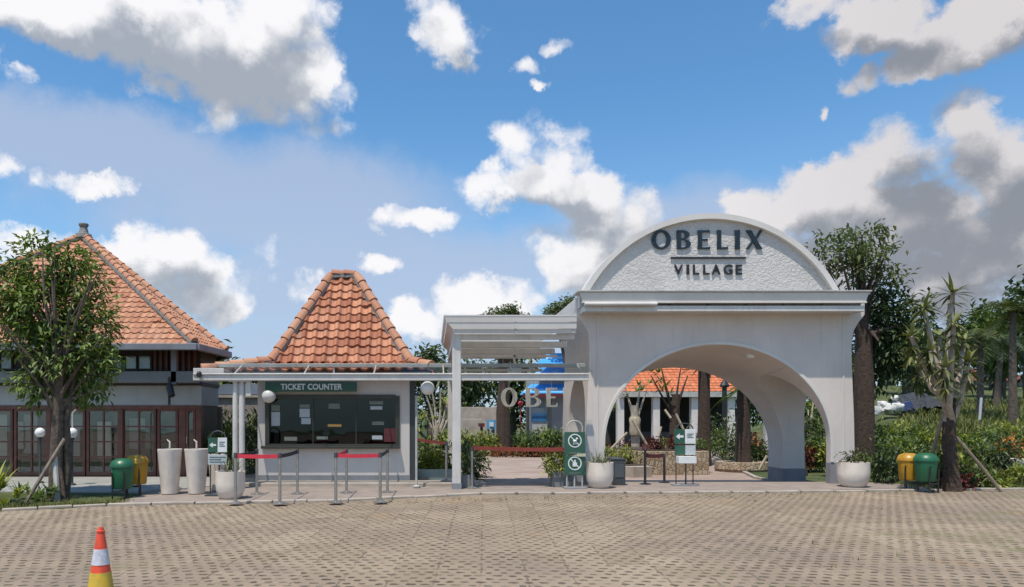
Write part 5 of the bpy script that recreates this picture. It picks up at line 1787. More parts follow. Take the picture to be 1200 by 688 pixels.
# palms and trees at the back of the field on the right
def palm(label, px, D, zt, seed, group, nf=14, fl=1.6, th=0.13, lean=0.0, mat=L_OLIVE):
    x = X(px, D); z0 = ground_z(x, D)
    t = thing('palm_tree', label, 'palm tree', (x, D, z0), 0, group)
    rnd = random.Random(seed)
    m = MB(); hgt = zt-z0
    m.tube([(0, 0, -0.2), (lean*.2, 0, hgt*.3), (lean*.6, 0, hgt*.7), (lean, 0, hgt)], [th*1.3, th, th*.9, th*.75], 10, True, 0.15, seed)
    m.build('trunk', BARK, t, world=False)
    f = MB()
    for i in range(nf):
        a = 2*PI*i/nf+rnd.uniform(-.2, .2); e = rnd.uniform(-0.35, 1.2)
        d = Vector((math.cos(a)*math.cos(e), math.sin(a)*math.cos(e), math.sin(e)))
        q = Vector((lean, 0, hgt)); cur = d.copy(); n = 9; ln = fl*rnd.uniform(.8, 1.15)
        tint = rnd.random()
        for k in range(n):
            cur = (cur-Vector((0, 0, 0.16))).normalized(); q2 = q+cur*(ln/n)
            s = cur.cross(Vector((0, 0, 1)))
            if s.length < .05: s = Vector((1, 0, 0))
            s.normalize()
            w = ln*0.30*math.sin(PI*min(1, (k+1.5)/(n+1)))
            for sg in (-1, 1):
                for h in (0, .5):
                    p0 = q.lerp(q2, h); tip = p0+s*(sg*w)+cur*(w*.5)-Vector((0, 0, w*rnd.uniform(.2, .6)))
                    f.add([p0, p0+cur*(ln/n*.35), tip], [(0, 1, 2)], min(1, max(0, tint*.6+rnd.uniform(0, .4))))
            q = q2
    f.build('fronds', mat, t, world=False)
    return t


palm('slim palm in the field, left one, behind the spiky tree', 1149, 34, Z(392, 34), 1, 'palms in the field', 22, 1.7, 0.14)
palm('slim palm with bright crown at the right end of the field', 1187, 31, Z(366, 31), 2, 'palms in the field', 22, 1.5, 0.15)
palm('low palm in the field between the other two', 1168, 40, Z(400, 40), 3, 'palms in the field', 18, 1.9, 0.15, 0.3, L_DARK)


def wild_tree(name, label, px, D, ptop, halfw, seed, mat, group, n=1500, size=0.5, flat=False, trunk_r=0.25, pbot=None, bark=BARK, dens=0.3):
    x = X(px, D); z0 = ground_z(x, D); zt = Z(ptop, D); S = D/F
    t = thing(name, label, 'tree', (x, D, z0), 0, group)
    rnd = random.Random(seed)
    H = zt-z0; w = halfw*S
    m = MB(); zc = H*(0.82 if flat else 0.6)
    m.tube([(0, 0, -.3), (rnd.uniform(-.1, .1)*w, 0, H*.3), (rnd.uniform(-.15, .15)*w, 0, zc)], [trunk_r*1.25, trunk_r, trunk_r*.5], 10, True, .15, seed)
    cr = MB(); bl = []
    for i in range(8 if flat else 9):
        a = rnd.uniform(0, 2*PI); rr = math.sqrt(rnd.random())*0.72
        if flat: c = (math.cos(a)*rr*w*1.15, math.sin(a)*rr*w, H*rnd.uniform(.90, .965)); b = (*c, w*.34, w*.34, H*.018)
        else:
            zz = rnd.uniform(0.30, 0.86); k = math.sqrt(max(0.05, 1-((zz-.5)/.45)**2))
            c = (math.cos(a)*rr*w*k, math.sin(a)*rr*w*k, H*zz); b = (*c, w*.48, w*.48, H*.17)
        bl.append(b); limb(m, (0, 0, H*rnd.uniform(.3, .6)), c, trunk_r*.35, .03, .2, 4, seed*10+i)
    m.build('trunk', bark, t, world=False)
    leaf_crown(cr, bl, n, size, rnd, .3, dens, .45, 6, 1.0)
    cr.build('crown', mat, t, world=False)
    return t


G = 'trees beyond the garden'
wild_tree('umbrella_tree', 'flat-topped tree with thick trunk behind the hanging letters', 591, 38, 356, 27, 1, L_SAGE, G, 1100, .24, True, .33, bark=BARKD)
wild_tree('umbrella_tree', 'flat-topped tree rising over the pergola beside the gate', 668, 42, 350, 33, 2, L_SAGE, G, 1300, .24, True, .25)
TR = [(505, 62, 412, 34, L_SAGE, 'green tree seen between ticket roof and pergola'), (545, 58, 418, 36, L_SAGE, 'dark green tree behind the white pergola post'),
      (600, 64, 412, 42, L_DARK, 'dark green tree behind the hanging letters, left'), (650, 60, 414, 42, L_MID, 'green tree behind the blue roof'),
      (245, 40, 372, 26, L_MID, 'green tree peeping over the right edge of the pavilion roof'), (285, 52, 448, 36, L_MID, 'low green tree between pavilion and ticket counter'),
      (700, 62, 400, 45, L_DARK, 'dark green tree mostly hidden behind the left gate column'), (770, 66, 425, 50, L_DARK, 'dark tree behind the orange roofed building, left'),
      (850, 66, 420, 50, L_MID, 'green tree behind the orange roofed building, right'), (920, 58, 425, 50, L_DARK, 'dark tree behind the rear right gate column'),
      (985, 50, 420, 45, L_MID, 'green tree seen past the right gate column'), (1045, 64, 378, 45, L_DARK, 'dark tree behind the broad tree, far side of the field'),
      (1125, 72, 385, 45, L_DARK, 'dark tree behind the left field palm'), (1165, 56, 362, 34, L_DARK, 'tall dark tree behind the field palms'), (1205, 60, 335, 34, L_DARK, 'tallest dark tree at the right edge of the view'), (1090, 75, 400, 50, L_MID, 'green tree far behind the spiky tree'),
      (1170, 47, 352, 30, L_MID, 'mid green tree close behind the two field palms'), (1208, 44, 325, 28, L_DARK, 'tall dark tree overhanging the right picture edge'), (1100, 52, 392, 34, L_SAGE, 'sage green tree directly behind the spiky tree'), (1065, 50, 388, 34, L_MID, 'mid green tree left of the spiky tree, far side'),
 (1240, 66, 370, 60, L_DARK, 'dark tree beyond the right edge of the field'), (470, 66, 425, 45, L_DARK, 'dark tree behind the ticket counter roof'), (390, 66, 430, 50, L_MID, 'green tree hidden behind the ticket counter'), (180, 60, 400, 60, L_MID, 'green tree hidden behind the pavilion')]
for i, (px, D_, pt_, hw_, mt, lb) in enumerate(TR):
    if lb.endswith('hidden behind the ticket counter') or lb.endswith('hidden behind the pavilion'): continue
    wild_tree('garden_tree', lb, px, D_, pt_, hw_, 40+i, mt, G, 1500, .62 if D_ > 55 else .5, False, .3)

# trees and palms standing in the garden behind the gate
GZ = -0.30
def trunk_thing(name, label, px, D, w, ptop, mat, seed, lean=0, cat='tree', branches=(), crown=None, group='trunks in the garden', pb=None):
    x = X(px, D); z0 = ground_z(x, D) if pb is None else pb
    t = thing(name, label, cat, (x, D, z0), 0, group)
    m = MB(); H = Z(ptop, D)-z0; r = w*D/F/2
    m.tube([(0, 0, -.2), (lean*.1, 0, H*.25), (lean*.45, 0, H*.6), (lean, 0, H)], [r*1.25, r*1.02, r*.95, r*.85], 12, True, .15, seed)
    for (bx_, by_, r0) in branches:
        p = P(bx_, by_, D); limb(m, (lean*.6, 0, H*.7), (p.x-x, 0.2, p.z-z0), r0, .02, .12, 5, seed)
    m.build('trunk', mat, t, world=False)
    if crown:
        f = MB(); crown(f, Vector((lean, 0, H)), random.Random(seed)); f.build('crown', L_LIME if 'pale' in label else L_MID, t, world=False)
    return t


def crown_palm(f, c, rnd):
    rosette(f, c, 26, 1.5, 0.16, rnd, -0.2, 1.3, 0.7, 5)


def crown_leafy(f, c, rnd):
    leaf_crown(f, [(c.x, c.y, c.z+.5, 1.1, 1.0, .7), (c.x-.7, c.y, c.z+.2, .7, .7, .5), (c.x+.7, c.y, c.z+.3, .7, .7, .5)], 700, .2, rnd, .3, .3)


def crown_sparse(f, c, rnd):
    for i in range(7): rosette(f, c+Vector((rnd.uniform(-.9, .9), rnd.uniform(-.4, .4), rnd.uniform(-.2, 1.1))), 9, .36, .09, rnd, -.2, 1.2, .6, 3)


trunk_thing('palm_tree', 'palm with thick dark fibrous trunk in the middle of the arch', 825, 30, 15, 428, BARKD, 2, 0, 'palm tree', crown=crown_palm)
trunk_thing('palm_tree', 'palm with thick brown trunk beside the rear right column', 871, 27, 16, 455, BARKD, 3, 0, 'palm tree', crown=crown_palm)
trunk_thing('frangipani_tree', 'dark bent frangipani trunk propped up behind the stone bed', 789, 28.5, 11, 462, BARKD, 4, 0.10, branches=((777, 431, .09), (808, 440, .08), (800, 430, .06), (765, 440, .06)), crown=crown_sparse)
trunk_thing('frangipani_tree', 'frangipani with bound trunk at the left side of the arch', 745, 31, 10, 475, BARKP, 5, -0.05, branches=((733, 450, .08), (752, 445, .08), (760, 455, .07)), crown=crown_sparse)
trunk_thing('frangipani_tree', 'pale branching frangipani seen between counter and pergola post', 511, 27, 9, 500, BARKP, 6, 0, branches=((499, 462, .08), (527, 458, .08), (516, 455, .07), (493, 478, .06), (531, 474, .06), (505, 452, .06), (523, 468, .05)), crown=crown_sparse)
trunk_thing('frangipani_tree', 'pale frangipani beyond the right gate column opening', 948, 30, 7, 495, BARKP, 7, 0, branches=((938, 470, .06), (957, 465, .07), (950, 480, .05)), crown=crown_sparse)
# poles propping garden trees
for i, (a, b, D_, lb) in enumerate((((714, 528), (735, 507), 30.0, 'pale bamboo prop leaning on the left frangipani'), ((741, 492), (766, 535), 28.0, 'long pale bamboo prop slanting down to the stone bed'),
                         ((775, 500), (762, 548), 27.0, 'thin pale bamboo prop before the stone bed'), ((792, 485), (805, 512), 28.0, 'pale prop of the bent frangipani behind arrow sign'),
                         ((779, 480), (786, 490), 28.2, 'short pale prop at the bent frangipani fork'), ((890, 550), (899, 534), 24.0, 'pale stick leaning by the rear right column'), ((935, 505), (946, 560), 24.5, 'dark stick leaning behind the rear right column'))):
    q = MB(); q.tube([P(*a, D_), P(*b, D_-.1)], 0.045, 8, True, .1); solo(q, 'tree_prop', PALEPOLE if 'dark' not in lb else BARKD, lb, 'pole', 'poles propping trees')
q = MB(); c = P(744, 500, 30.9); q.lathe([(0.20, -.35), (.24, -.2), (.22, .1), (.25, .3), (.2, .42)], 12, tuple(c), jit=.1); solo(q, 'trunk_wrap', PALEPOLE, 'pale sacking wrapped round the left frangipani trunk', 'wrapping', smooth=True)

# stone raised bed, low bed
t = thing('stone_bed', 'raised planting bed with tan rubble stone walls inside the arch', 'planter bed', (X(795, 25.4), 25.4, GZ))
D = 25.0; xa, xb = X(757, D), X(833, D); zt = Z(529, D)
poly = [(xa, D), (xb, D+.15), (xb+.1, D+2.6), (xa-.2, D+3.2), (xa-.95, D+1.5)]
m = MB(); m.slab(poly, GZ-.1, zt); m.build('wall', STONE, t, bevel=.02)
m = MB(); c_ = Vector((sum(p[0] for p in poly)/5, sum(p[1] for p in poly)/5)); m.slab([tuple(c_+(Vector(p)-c_)*.88) for p in poly], zt-.02, zt+.04); m.build('soil', SOIL, t)
for i, (px, dd) in enumerate(((765, 1.0), (775, .6), (786, 1.2), (796, .7), (806, 1.1), (817, .7), (826, 1.2))):
    make_shrub('red_leaf_plant' if i < 4 else 'green_leaf_plant', ('dark red leafy plant in the stone bed, %s' % ['at its left end', 'beside the thin bamboo', 'before the bent trunk', 'left of the arrow sign'][i]) if i < 4 else 'low green plant in the stone bed, ' + ['behind the arrow sign', 'before the middle palm', 'at its right end'][i-4],
               (X(px, D+dd), D+dd, zt+.02), .30, .3, .42 if i < 4 else .25, 150, .13, L_RED if i < 4 else L_MID, 60+i, 'plants in the stone bed', 'plant')
t = thing('low_bed', 'low planted bed with pale concrete kerb left inside the arch', 'planter bed', (X(735, 25.5), 25.5, GZ))
poly = [(X(757, 25.6)-.1, 24.3), (X(757, 25.6)-.1, 25.1), (X(728, 30)+.5, 30), (5.2, 30), (5.2, 24.9)]
poly = [(6.55, 24.0), (7.25, 24.25), (6.9, 26.6), (6.9, 30.5), (4.9, 30.5), (4.9, 26)]
m = MB(); m.slab(poly, GZ-.1, 0.06); m.build('kerb', KERB, t, bevel=.015)
m = MB(); c_ = Vector((6.05, 27.2)); m.slab([tuple(c_+(Vector(p)-c_)*.9) for p in poly], 0.05, 0.085); m.build('soil', SOIL, t)
for i, (x, y) in enumerate(((6.6, 25.2), (6.2, 26.0), (5.8, 27.2), (6.4, 27.4), (5.4, 28.6), (6.4, 28.8))):
    make_shrub('grassy_plant', 'yellow green grassy plant in the low bed, ' + ['at the near corner', 'second from the near corner', 'in the middle left', 'in the middle right', 'at the far left', 'at the far right'][i], (x, y, .07), .42, .4, .5, 240, .15, L_LIME, 80+i, 'plants in the low bed', 'plant')
# red-leaved border behind
for i in range(6):
    px = 716+i*10; make_shrub('red_leaf_plant', 'dark red border plant at the left of the arch, ' + ['nearest the column', 'second from the column', 'left of the bound trunk', 'right of the bound trunk', 'before the long bamboo', 'next to the stone bed'][i], (X(px, 31.5), 31.5, GZ), .35, .35, .95, 170, .16, L_RED, 90+i, 'red border plants', 'plant')

# beds of greenery beside and at the end of the path
i = 0
beds = [(560, 38, 510, 'lime', 1), (575, 38, 508, 'lime', 1), (607, 38, 508, 'mid', 1), (622, 37, 504, 'mid', 1), (636, 38, 503, 'lime', 1), (650, 37, 503, 'mid', 1), (590, 39, 512, 'dark', 1), (545, 38, 505, 'lime', 1), (664, 38, 500, 'mid', 1)]
nm_ = ['first', 'second', 'third', 'fourth', 'fifth', 'sixth', 'seventh', 'eighth', 'ninth', 'tenth', 'eleventh', 'twelfth', 'thirteenth']
beds.sort()
for i, (px, D_, pt_, k, _) in enumerate(beds):
    h = Z(pt_, D_)-GZ
    mt = {'lime': L_LIME, 'mid': L_MID, 'dark': L_DARK}[k]
    wd = {'lime': 'yellow green', 'mid': 'mid green', 'dark': 'dark green'}[k]
    make_shrub('leafy_shrub', '%s shrub closing the end of the path, %s from the left' % (wd, nm_[i]), (X(px, D_), D_, GZ), 14*D_/F, .5, h, 420, .26, mt, 100+i, 'shrubs at the end of the path')
for i in range(7):
    px = 562+i*16; make_shrub('rusty_border_plant', 'low rusty leaved plant edging the end of the path, %s from the left' % nm_[i], (X(px, 36.6), 36.6, GZ), .42, .3, .5, 160, .15, L_RUST, 120+i, 'rusty plants edging the path', 'plant')
# flower bed between counter and pergola post
fl = [(494, 19.6, 530, L_LIME, 'yellow green'), (504, 20.2, 520, L_LIME, 'yellow green'), (515, 19.6, 527, L_LIME, 'yellow green'), (526, 20.4, 515, L_DARK, 'dark green'), (498, 22.5, 508, L_LIME, 'yellow green'), (512, 23.0, 506, L_LIME, 'yellow green'), (528, 23.0, 502, L_LIME, 'yellow green'), (545, 22.8, 510, L_LIME, 'yellow green'), (556, 24.0, 512, L_MID, 'mid green'), (549, 20.0, 525, L_DARK, 'dark green')]
for i, (px, D_, pt_, mt, wd) in enumerate(fl):
    x = X(px, D_); z0 = ground_z(x, D_); z0 = max(z0, -.3)
    make_shrub('bed_plant', '%s bed plant right of counter, %s' % (wd, ['front row, against the counter', 'front row, second', 'front row, under the belt', 'front row, beside the queue post', 'back row, against the counter', 'back row, under the frangipani', 'back row, left of the pergola post', 'back row, right of the pergola post', 'back row, nearest the path', 'front row, right of the pergola post'][i]), (x, D_, z0), .36, .34, Z(pt_, D_)-z0, 300, .19, mt, 140+i, 'plants in the bed by the counter', 'plant', .3, .35)
m = MB(); m.box(X(490, 18.7), X(533, 18.7), 18.45, 18.55, -0.05, Z(550, 18.5)); solo(m, 'bed_wall', M('pale_green_grey', (0.28, 0.32, 0.30)), 'low pale green-grey wall of the flower bed beside the counter', 'low wall', bevel=.01)
m = MB(); m.box(X(492, 18.2), X(503, 18.2), 18.15, 18.35, 0.12, 0.16); m.box(X(494, 18.2), X(501, 18.2), 18.2, 18.3, .16, .2); solo(m, 'floor_light', DARKG, 'small dark floor light beside the globe lamp post', 'floor light', bevel=.005)

# greenery inside the arch and right of it
rgt = [(845, 33, 478, L_DARK, 'dark green', 1.2), (858, 34, 492, L_MID, 'mid green', .9), (838, 36, 500, L_LIME, 'yellow green', .7), (884, 30, 505, L_RUST, 'rusty', .55), (890, 27.5, 515, L_MID, 'mid green', .5), (805, 33, 510, L_LIME, 'yellow green', .6), (775, 32, 512, L_LIME, 'yellow green', .6), (864, 29, 512, L_DARK, 'dark green', .5),
       (940, 26, 520, L_RED, 'dark red', .45), (952, 26.5, 508, L_MID, 'mid green', .6), (963, 26, 515, L_LIME, 'yellow green', .5), (945, 29, 480, L_OLIVE, 'olive', .9), (960, 30, 470, L_MID, 'mid green', 1.0)]
for i, (px, D_, pt_, mt, wd, r) in enumerate(rgt):
    x = X(px, D_); z0 = -.28
    make_shrub('garden_shrub', '%s garden shrub seen %s' % (wd, ['behind the middle palm, tallest', 'left of the rear palm', 'at the foot of middle palm', 'left of the rear right column', 'against the rear right column', 'behind the arrow sign', 'behind the thin bamboo', 'at the foot of the rear palm', 'lowest between the two right columns', 'between the two right columns, middle', 'beside the front right column', 'high between the two right columns, left', 'high between the right columns, right'][i]), (x, D_, z0), r, r*.8, Z(pt_, D_)-z0, 520 if r > .7 else 320, .2, mt, 160+i, 'shrubs in the garden')
t = thing('trunk_ring_bed', 'round brown stone ring around the rear palm trunk', 'planter ring', (X(869, 27), 27, GZ))
m = MB(); m.lathe([(0.9, 0), (.95, .1), (.92, .35), (.7, .36), (.65, .3), (0, .3)], 24, (X(869, 27), 27, GZ)); m.build('ring', STONE, t)

# greens between pavilion and counter
for i, (px, D_, pt_, mt, wd, r) in enumerate(((246, 24, 478, L_MID, 'mid green', .6), (262, 23, 472, L_LIME, 'yellow green', .6), (280, 24, 480, L_MID, 'mid green', .6), (296, 22, 470, L_MID, 'mid green', .55), (255, 20.5, 510, L_MID, 'mid green', .45), (293, 20.2, 500, L_DARK, 'dark green', .4))):
    x = X(px, D_); make_shrub('tall_grass_clump', '%s tall plants between pavilion and counter, %s' % (wd, ['back left', 'behind the arrow sign', 'behind the canopy post', 'against the counter', 'front left', 'front, beside the counter'][i]), (x, D_, 0), r, r*.8, Z(pt_, D_), 420, .24, mt, 180+i, 'plants between pavilion and counter', 'plant', -.3, .28)
t = thing('garden_wall', 'pale rough wall behind plants between pavilion and counter', 'wall', (X(270, 30), 30, -.1))
m = MB(); m.box(X(232, 30), X(312, 30), 30, 30.3, -.2, Z(466, 30)); m.build('wall', CONC, t)
m = MB(); m.box(X(230, 30), X(314, 30), 29.9, 30.35, Z(466, 30), Z(463, 30)); m.build('coping', KERB, t)
t = thing('shed', 'dark roofed low shed behind the canopy post', 'shed', (X(270, 34), 34, 0))
m = MB(); m.box(X(240, 34), X(318, 34), 34, 37, 0, Z(462, 34)); m.build('wall', GREYB, t)
m = MB(); m.add([(X(232, 33.5), 33.5, Z(462, 33.5)), (X(322, 33.5), 33.5, Z(462, 33.5)), (X(322, 33.5), 37.5, Z(446, 34)), (X(232, 33.5), 37.5, Z(446, 34))], [(0,1,2,3)])
m.v += [(x, y, z-.1) for x, y, z in m.v]; m.f += [(7,6,5,4), (0,4,5,1), (1,5,6,2), (2,6,7,3), (3,7,4,0)]; m.c += [.5]*5
m.build('roof', DARKG, t)

# verge plants front left
for i, (px, D_, h, mt) in enumerate(((4, 14.0, .75, L_LIME), (18, 13.6, .42, L_LIME), (36, 14.6, .32, L_MID), (52, 14.1, .38, L_MID), (-14, 13.8, .6, L_LIME))):
    x = X(px, D_)
    t = thing('verge_plant', ['tall yellow green leafy plant at the left picture edge', 'low yellow green plant on the left verge', 'low green plant left of the tree props', 'grassy plant at the foot of the left tree', 'yellow green plant just outside the left picture edge'][i], 'plant', (x, D_, .0), 0, 'plants on the left verge')
    m = MB(); rnd = random.Random(200+i)
    for k in range(5): rosette(m, (rnd.uniform(-.2, .2), rnd.uniform(-.2, .2), h*rnd.uniform(0, .6)), 9, h*.65, .07, rnd, .3, 1.4, .8, 4)
    m.build('leaves', mt, t, world=False)

# right verge plants under and behind the bins
for i, (px, D_, pt_, mt, wd, r) in enumerate(((1035, 18.3, 520, L_DARK, 'dark green', .42), (1050, 19.2, 505, L_MID, 'mid green', .45), (1100, 18.0, 528, L_OLIVE, 'olive', .4), (1122, 17.0, 556, L_RED, 'dark red', .35), (1143, 17.4, 540, L_MID, 'mid green', .38), (1160, 19.0, 505, L_DARK, 'dark green', .6), (1140, 20.0, 512, L_MID, 'mid green', .5), (1178, 21, 528, L_LIME, 'yellow green', .45), (1195, 18.0, 548, L_LIME, 'yellow green', .42), (1075, 19.6, 510, L_MID, 'mid green', .5), (1162, 17.4, 560, L_LIME, 'yellow green', .3))):
    x = X(px, D_); z0 = ground_z(x, D_)
    make_shrub('verge_shrub', '%s plant on the right verge, %s' % (wd, ['behind the right pot', 'behind the broad tree trunk', 'behind the green bin', 'at the foot of the spiky tree', 'right of the spiky trunk', 'behind the slanting prop', 'between the spiky trunk and field', 'beside the orange flowers', 'at the right picture edge', 'behind the yellow bin', 'under the slanting prop'][i]), (x, D_, z0-.03), r, r*.8, max(.25, Z(pt_, D_)-z0), 300, .17, mt, 220+i, 'plants on the right verge', 'plant')
for i, (px, D_, pt_, mt, wd, r, where) in enumerate(((1030, 24, 500, L_MID, 'mid green', .7, 'in the grass right of the gate, lower'), (1050, 26, 496, L_LIME, 'yellow green', .6, 'in the grass below the white sacks'), (1075, 25, 500, L_MID, 'mid green', .7, 'in the grass below the dark netting'), (1098, 24, 505, L_LIME, 'yellow green', .6, 'left of the spiky trunk in the grass'), (1130, 23, 515, L_LIME, 'yellow green', .55, 'right of the spiky trunk in the grass'), (1150, 24, 502, L_MID, 'mid green', .6, 'below the white field post'), (1175, 26, 498, L_LIME, 'yellow green', .7, 'in the grass at the right edge, far'), (1110, 19.5, 535, L_LIME, 'yellow green', .4, 'just behind the spiky trunk'), (1195, 22, 512, L_MID, 'mid green', .6, 'above the orange flowers at right edge'), (1058, 21, 520, L_LIME, 'yellow green', .45, 'above the yellow bin'), (1022, 20, 530, L_MID, 'mid green', .4, 'at the foot of the broad tree'))):
    x = X(px, D_); z0 = ground_z(x, D_)
    make_shrub('wild_shrub', '%s wild shrub %s' % (wd, where), (x, D_, z0-.03), r, r*.8, max(.35, Z(pt_, D_)-z0), 420, .2, mt, 260+i, 'wild shrubs in the field', 'shrub', .1, .34)
# orange flowers and a white pot at the right edge
t = thing('flower_bush', 'small bush of orange flowers above white pot at right edge', 'plant', (X(1182, 19.5), 19.5, ground_z(X(1182, 19.5), 19.5)))
m = MB(); leaf_crown(m, [(0, 0, .75, .2, .2, .14), (.1, 0, .62, .16, .16, .1)], 160, .11, random.Random(7), 0, .2, .7); m.build('flowers', leaf_mat('orange_petal', (.35, .13, .02), (.62, .26, .06)), t, world=False)
m = MB(); m.tube([(0, 0, -.05), (0, 0, .7)], .02, 6); m.build('stem', BARK, t, world=False)
t = thing('white_pot', 'white pot standing in the verge below the orange flowers', 'pot', (X(1190, 19.2), 19.2, ground_z(X(1190, 19.2), 19.2)-.02))
m = MB(); m.lathe([(0, 0), (.16, 0), (.25, .38), (.25, .42), (.21, .42), (.2, .36), (0, .36)], 20); m.build('pot', POTW, t, world=False, smooth=True)
# sacks and netting in the field
t = thing('white_sacks', 'heap of white sacks lying in the field right of gate', 'sacks', (X(1042, 34), 34, ground_z(X(1042, 34), 34)))
m = MB(); rnd = random.Random(5)
for (px, py, r) in ((1030, 481, .28), (1042, 479, .36), (1053, 477, .36), (1036, 474, .25), (1050, 466, .16)):
    c = P(px, py, 34); m.sphere((c.x, c.y+rnd.uniform(-.2, .2), c.z), r*.9, 16, .75)
m.v = [tuple(Vector(p)+Vector((mnoise.noise((p[0]*5, p[1]*5, p[2]*5)), 0, mnoise.noise((p[0]*6, p[2]*6, 3))))*.16) for p in m.v]
m.build('sack', TARPW, t, smooth=True)
t = thing('netting_heap', 'heap of dark netting and blue sheeting beside the white sacks', 'heap', (X(1082, 34.5), 34.5, ground_z(X(1082, 34.5), 34.5)))
m = MB()
pts = [(1057, 482), (1060, 468), (1070, 460), (1090, 461), (1105, 468), (1110, 482)]
pl = [(X(a, 34.5), Z(b, 34.5)) for a, b in pts]; rn = random.Random(3); n_ = 26; k_ = 9
vs = []
for j in range(k_):
    for i in range(n_):
        u = i/(n_-1); v = j/(k_-1)
        zt = Z(482, 34.5)+(Z(459, 34.5)-Z(482, 34.5))*math.sin(PI*min(1, max(0, u*.92+.06)))**.6*math.sin(PI*(v*.85+.02))**.5
        vs.append((X(1056+56*u, 34.5)+rn.uniform(-.05, .05), 34.0+2.2*v, zt+rn.uniform(-.07, .07)-.05))
m.add(vs, [(j*n_+i, j*n_+i+1, (j+1)*n_+i+1, (j+1)*n_+i) for j in range(k_-1) for i in range(n_-1)]); m.build('netting', TARPK, t)
m = MB(); m.prism([(X(a, 34.2), Z(b, 34.2)) for a, b in ((1056, 482), (1058, 472), (1066, 470), (1072, 482))], 34.1, 34.28); m.build('blue_sheet', M('dull_blue_sheet', (.05, .08, .2)), t)
# posts in the field
for i, (px, D_, a, b, mt) in enumerate(((1149, 30, 490, 466, SWHITE),)):
    m = MB(); m.tube([P(px-1, a+2, D_), P(px+1, b, D_)], .05, 8); solo(m, 'field_post', PAPER, 'short white post in the field behind the spiky tree', 'post')

# grass of the field, too many blades to count
m = MB(); rnd = random.Random(77)
for k in range(5200):
    y = 17.8+rnd.random()**1.5*26; x0_ = 10.9+(y-17)*.52; x = x0_+rnd.uniform(.2, 1.0)*(X(1260, y)-x0_)
    grass_tuft(m, (x, y, ground_z(x, y)-.02), 4, rnd.uniform(.16, .38)*(1+y*.012), .22, rnd, .012+y*.0012)
solo(m, 'field_grass', L_GRASS, 'rough green grass covering the rising field on the right', 'grass', kind='stuff')
m = MB()
for k in range(900):
    x = rnd.uniform(-9.6, -5.9); t_ = rnd.random()
    yk = 12.95+(x+7.6)*.53 if x < -6.1 else 13.75+(x+6.1)*.17
    y = yk+.2+t_*rnd.uniform(.1, 1.6 if x < -7 else .5)
    grass_tuft(m, (x, y, .01), 3, rnd.uniform(.05, .14), .12, rnd, .012)
for k in range(260):
    x = rnd.uniform(10.9, 16); y = 17.0+(x-12.9)*.1+rnd.uniform(0, 1.2); grass_tuft(m, (x, y, .0), 4, rnd.uniform(.08, .2), .15, rnd, .014)
solo(m, 'verge_grass', L_GRASS, 'short rough grass on the verges beside the paving', 'grass', kind='stuff')

m = MB()
for k in range(420):
    x = rnd.uniform(-6, 13); yk = 14.2+(x+3.7)*.17
    y = yk-abs(rnd.gauss(0, .5)) if rnd.random() < .5 else rnd.uniform(8, yk)
    if y < yk-.6 and (x < 4 or mnoise.noise((x*.4, y*.4, 2)) < .1): continue
    grass_tuft(m, (x, y, .0), 4, rnd.uniform(.025, .07), .06, rnd, .010)
solo(m, 'paving_weeds', L_GRASS, 'tiny weeds growing in the holes of the paving', 'weeds', kind='stuff')

# ================================================================== FAR BUILDINGS
D = 44.0
ob = thing('garden_restaurant', 'open pavilion building with an orange tiled roof seen through the arch', 'building', (X(800, D), D+3, GZ))
xa, xb = X(727, D), X(905, D); ez = Z(459, D); rz_ = ez+2.9
rnd = random.Random(3); m = MB()
C = [(xa, D, ez), (xb, D, ez), (xb, D+9, ez), (xa, D+9, ez)]; Ra, Rb = (xa+3.0, D+4.5, rz_), (xb-3.0, D+4.5, rz_)
tiled_face(m, C[0], C[1], Rb, Ra, .32, .34, rnd, .02, .035, 4); tiled_face(m, C[1], C[2], Rb, Rb, .32, .34, rnd, .02, .035, 3); tiled_face(m, C[2], C[3], Ra, Rb, .5, .5, rnd, .02, .035, 3); tiled_face(m, C[3], C[0], Ra, Ra, .5, .5, rnd, .02, .035, 3)
r_ = m.build('roof', TILE3, ob)
m = MB(); m.add([Vector(p)-Vector((0, 0, .08)) for p in C+[Ra, Rb]], [(0,1,5,4), (1,2,5), (2,3,4,5), (3,0,4), (3,2,1,0)]); m.build('roof_deck', WOODD, r_)
m = MB(); m.box(xa-.1, xb+.1, D-.15, D-.02, ez-.32, ez); m.build('gutter', STEELD, ob)
for px in (728, 770, 815, 858, 902):
    m = MB(); c = X(px, D); m.box(c-.2, c+.2, D+.1, D+.5, GZ, ez-.1); m.build('column', WHITE, ob)
m = MB(); m.box(xa+.3, xb-.3, D+5, D+5.1, GZ, ez); m.box(xa, xb, D+.2, D+8, GZ-.1, GZ+.1); m.build('interior', INTER, ob)
m = MB(); m.box(xa+.4, xb-.4, D+1.2, D+1.3, GZ+.1, GZ+1.1); m.build('railing', DARKG, ob)
m = MB(); m.tube([(X(849, 38), 38, GZ), (X(849, 38), 38, Z(452, 38))], .13, 8); m.lathe([(.2, 0), (.25, .1), (.1, .35), (0, .4)], 10, (X(849, 38), 38, Z(454, 38)))
solo(m, 'lamp_pillar', BLACK, 'black lamp pillar right of the middle palm', 'lamp post')

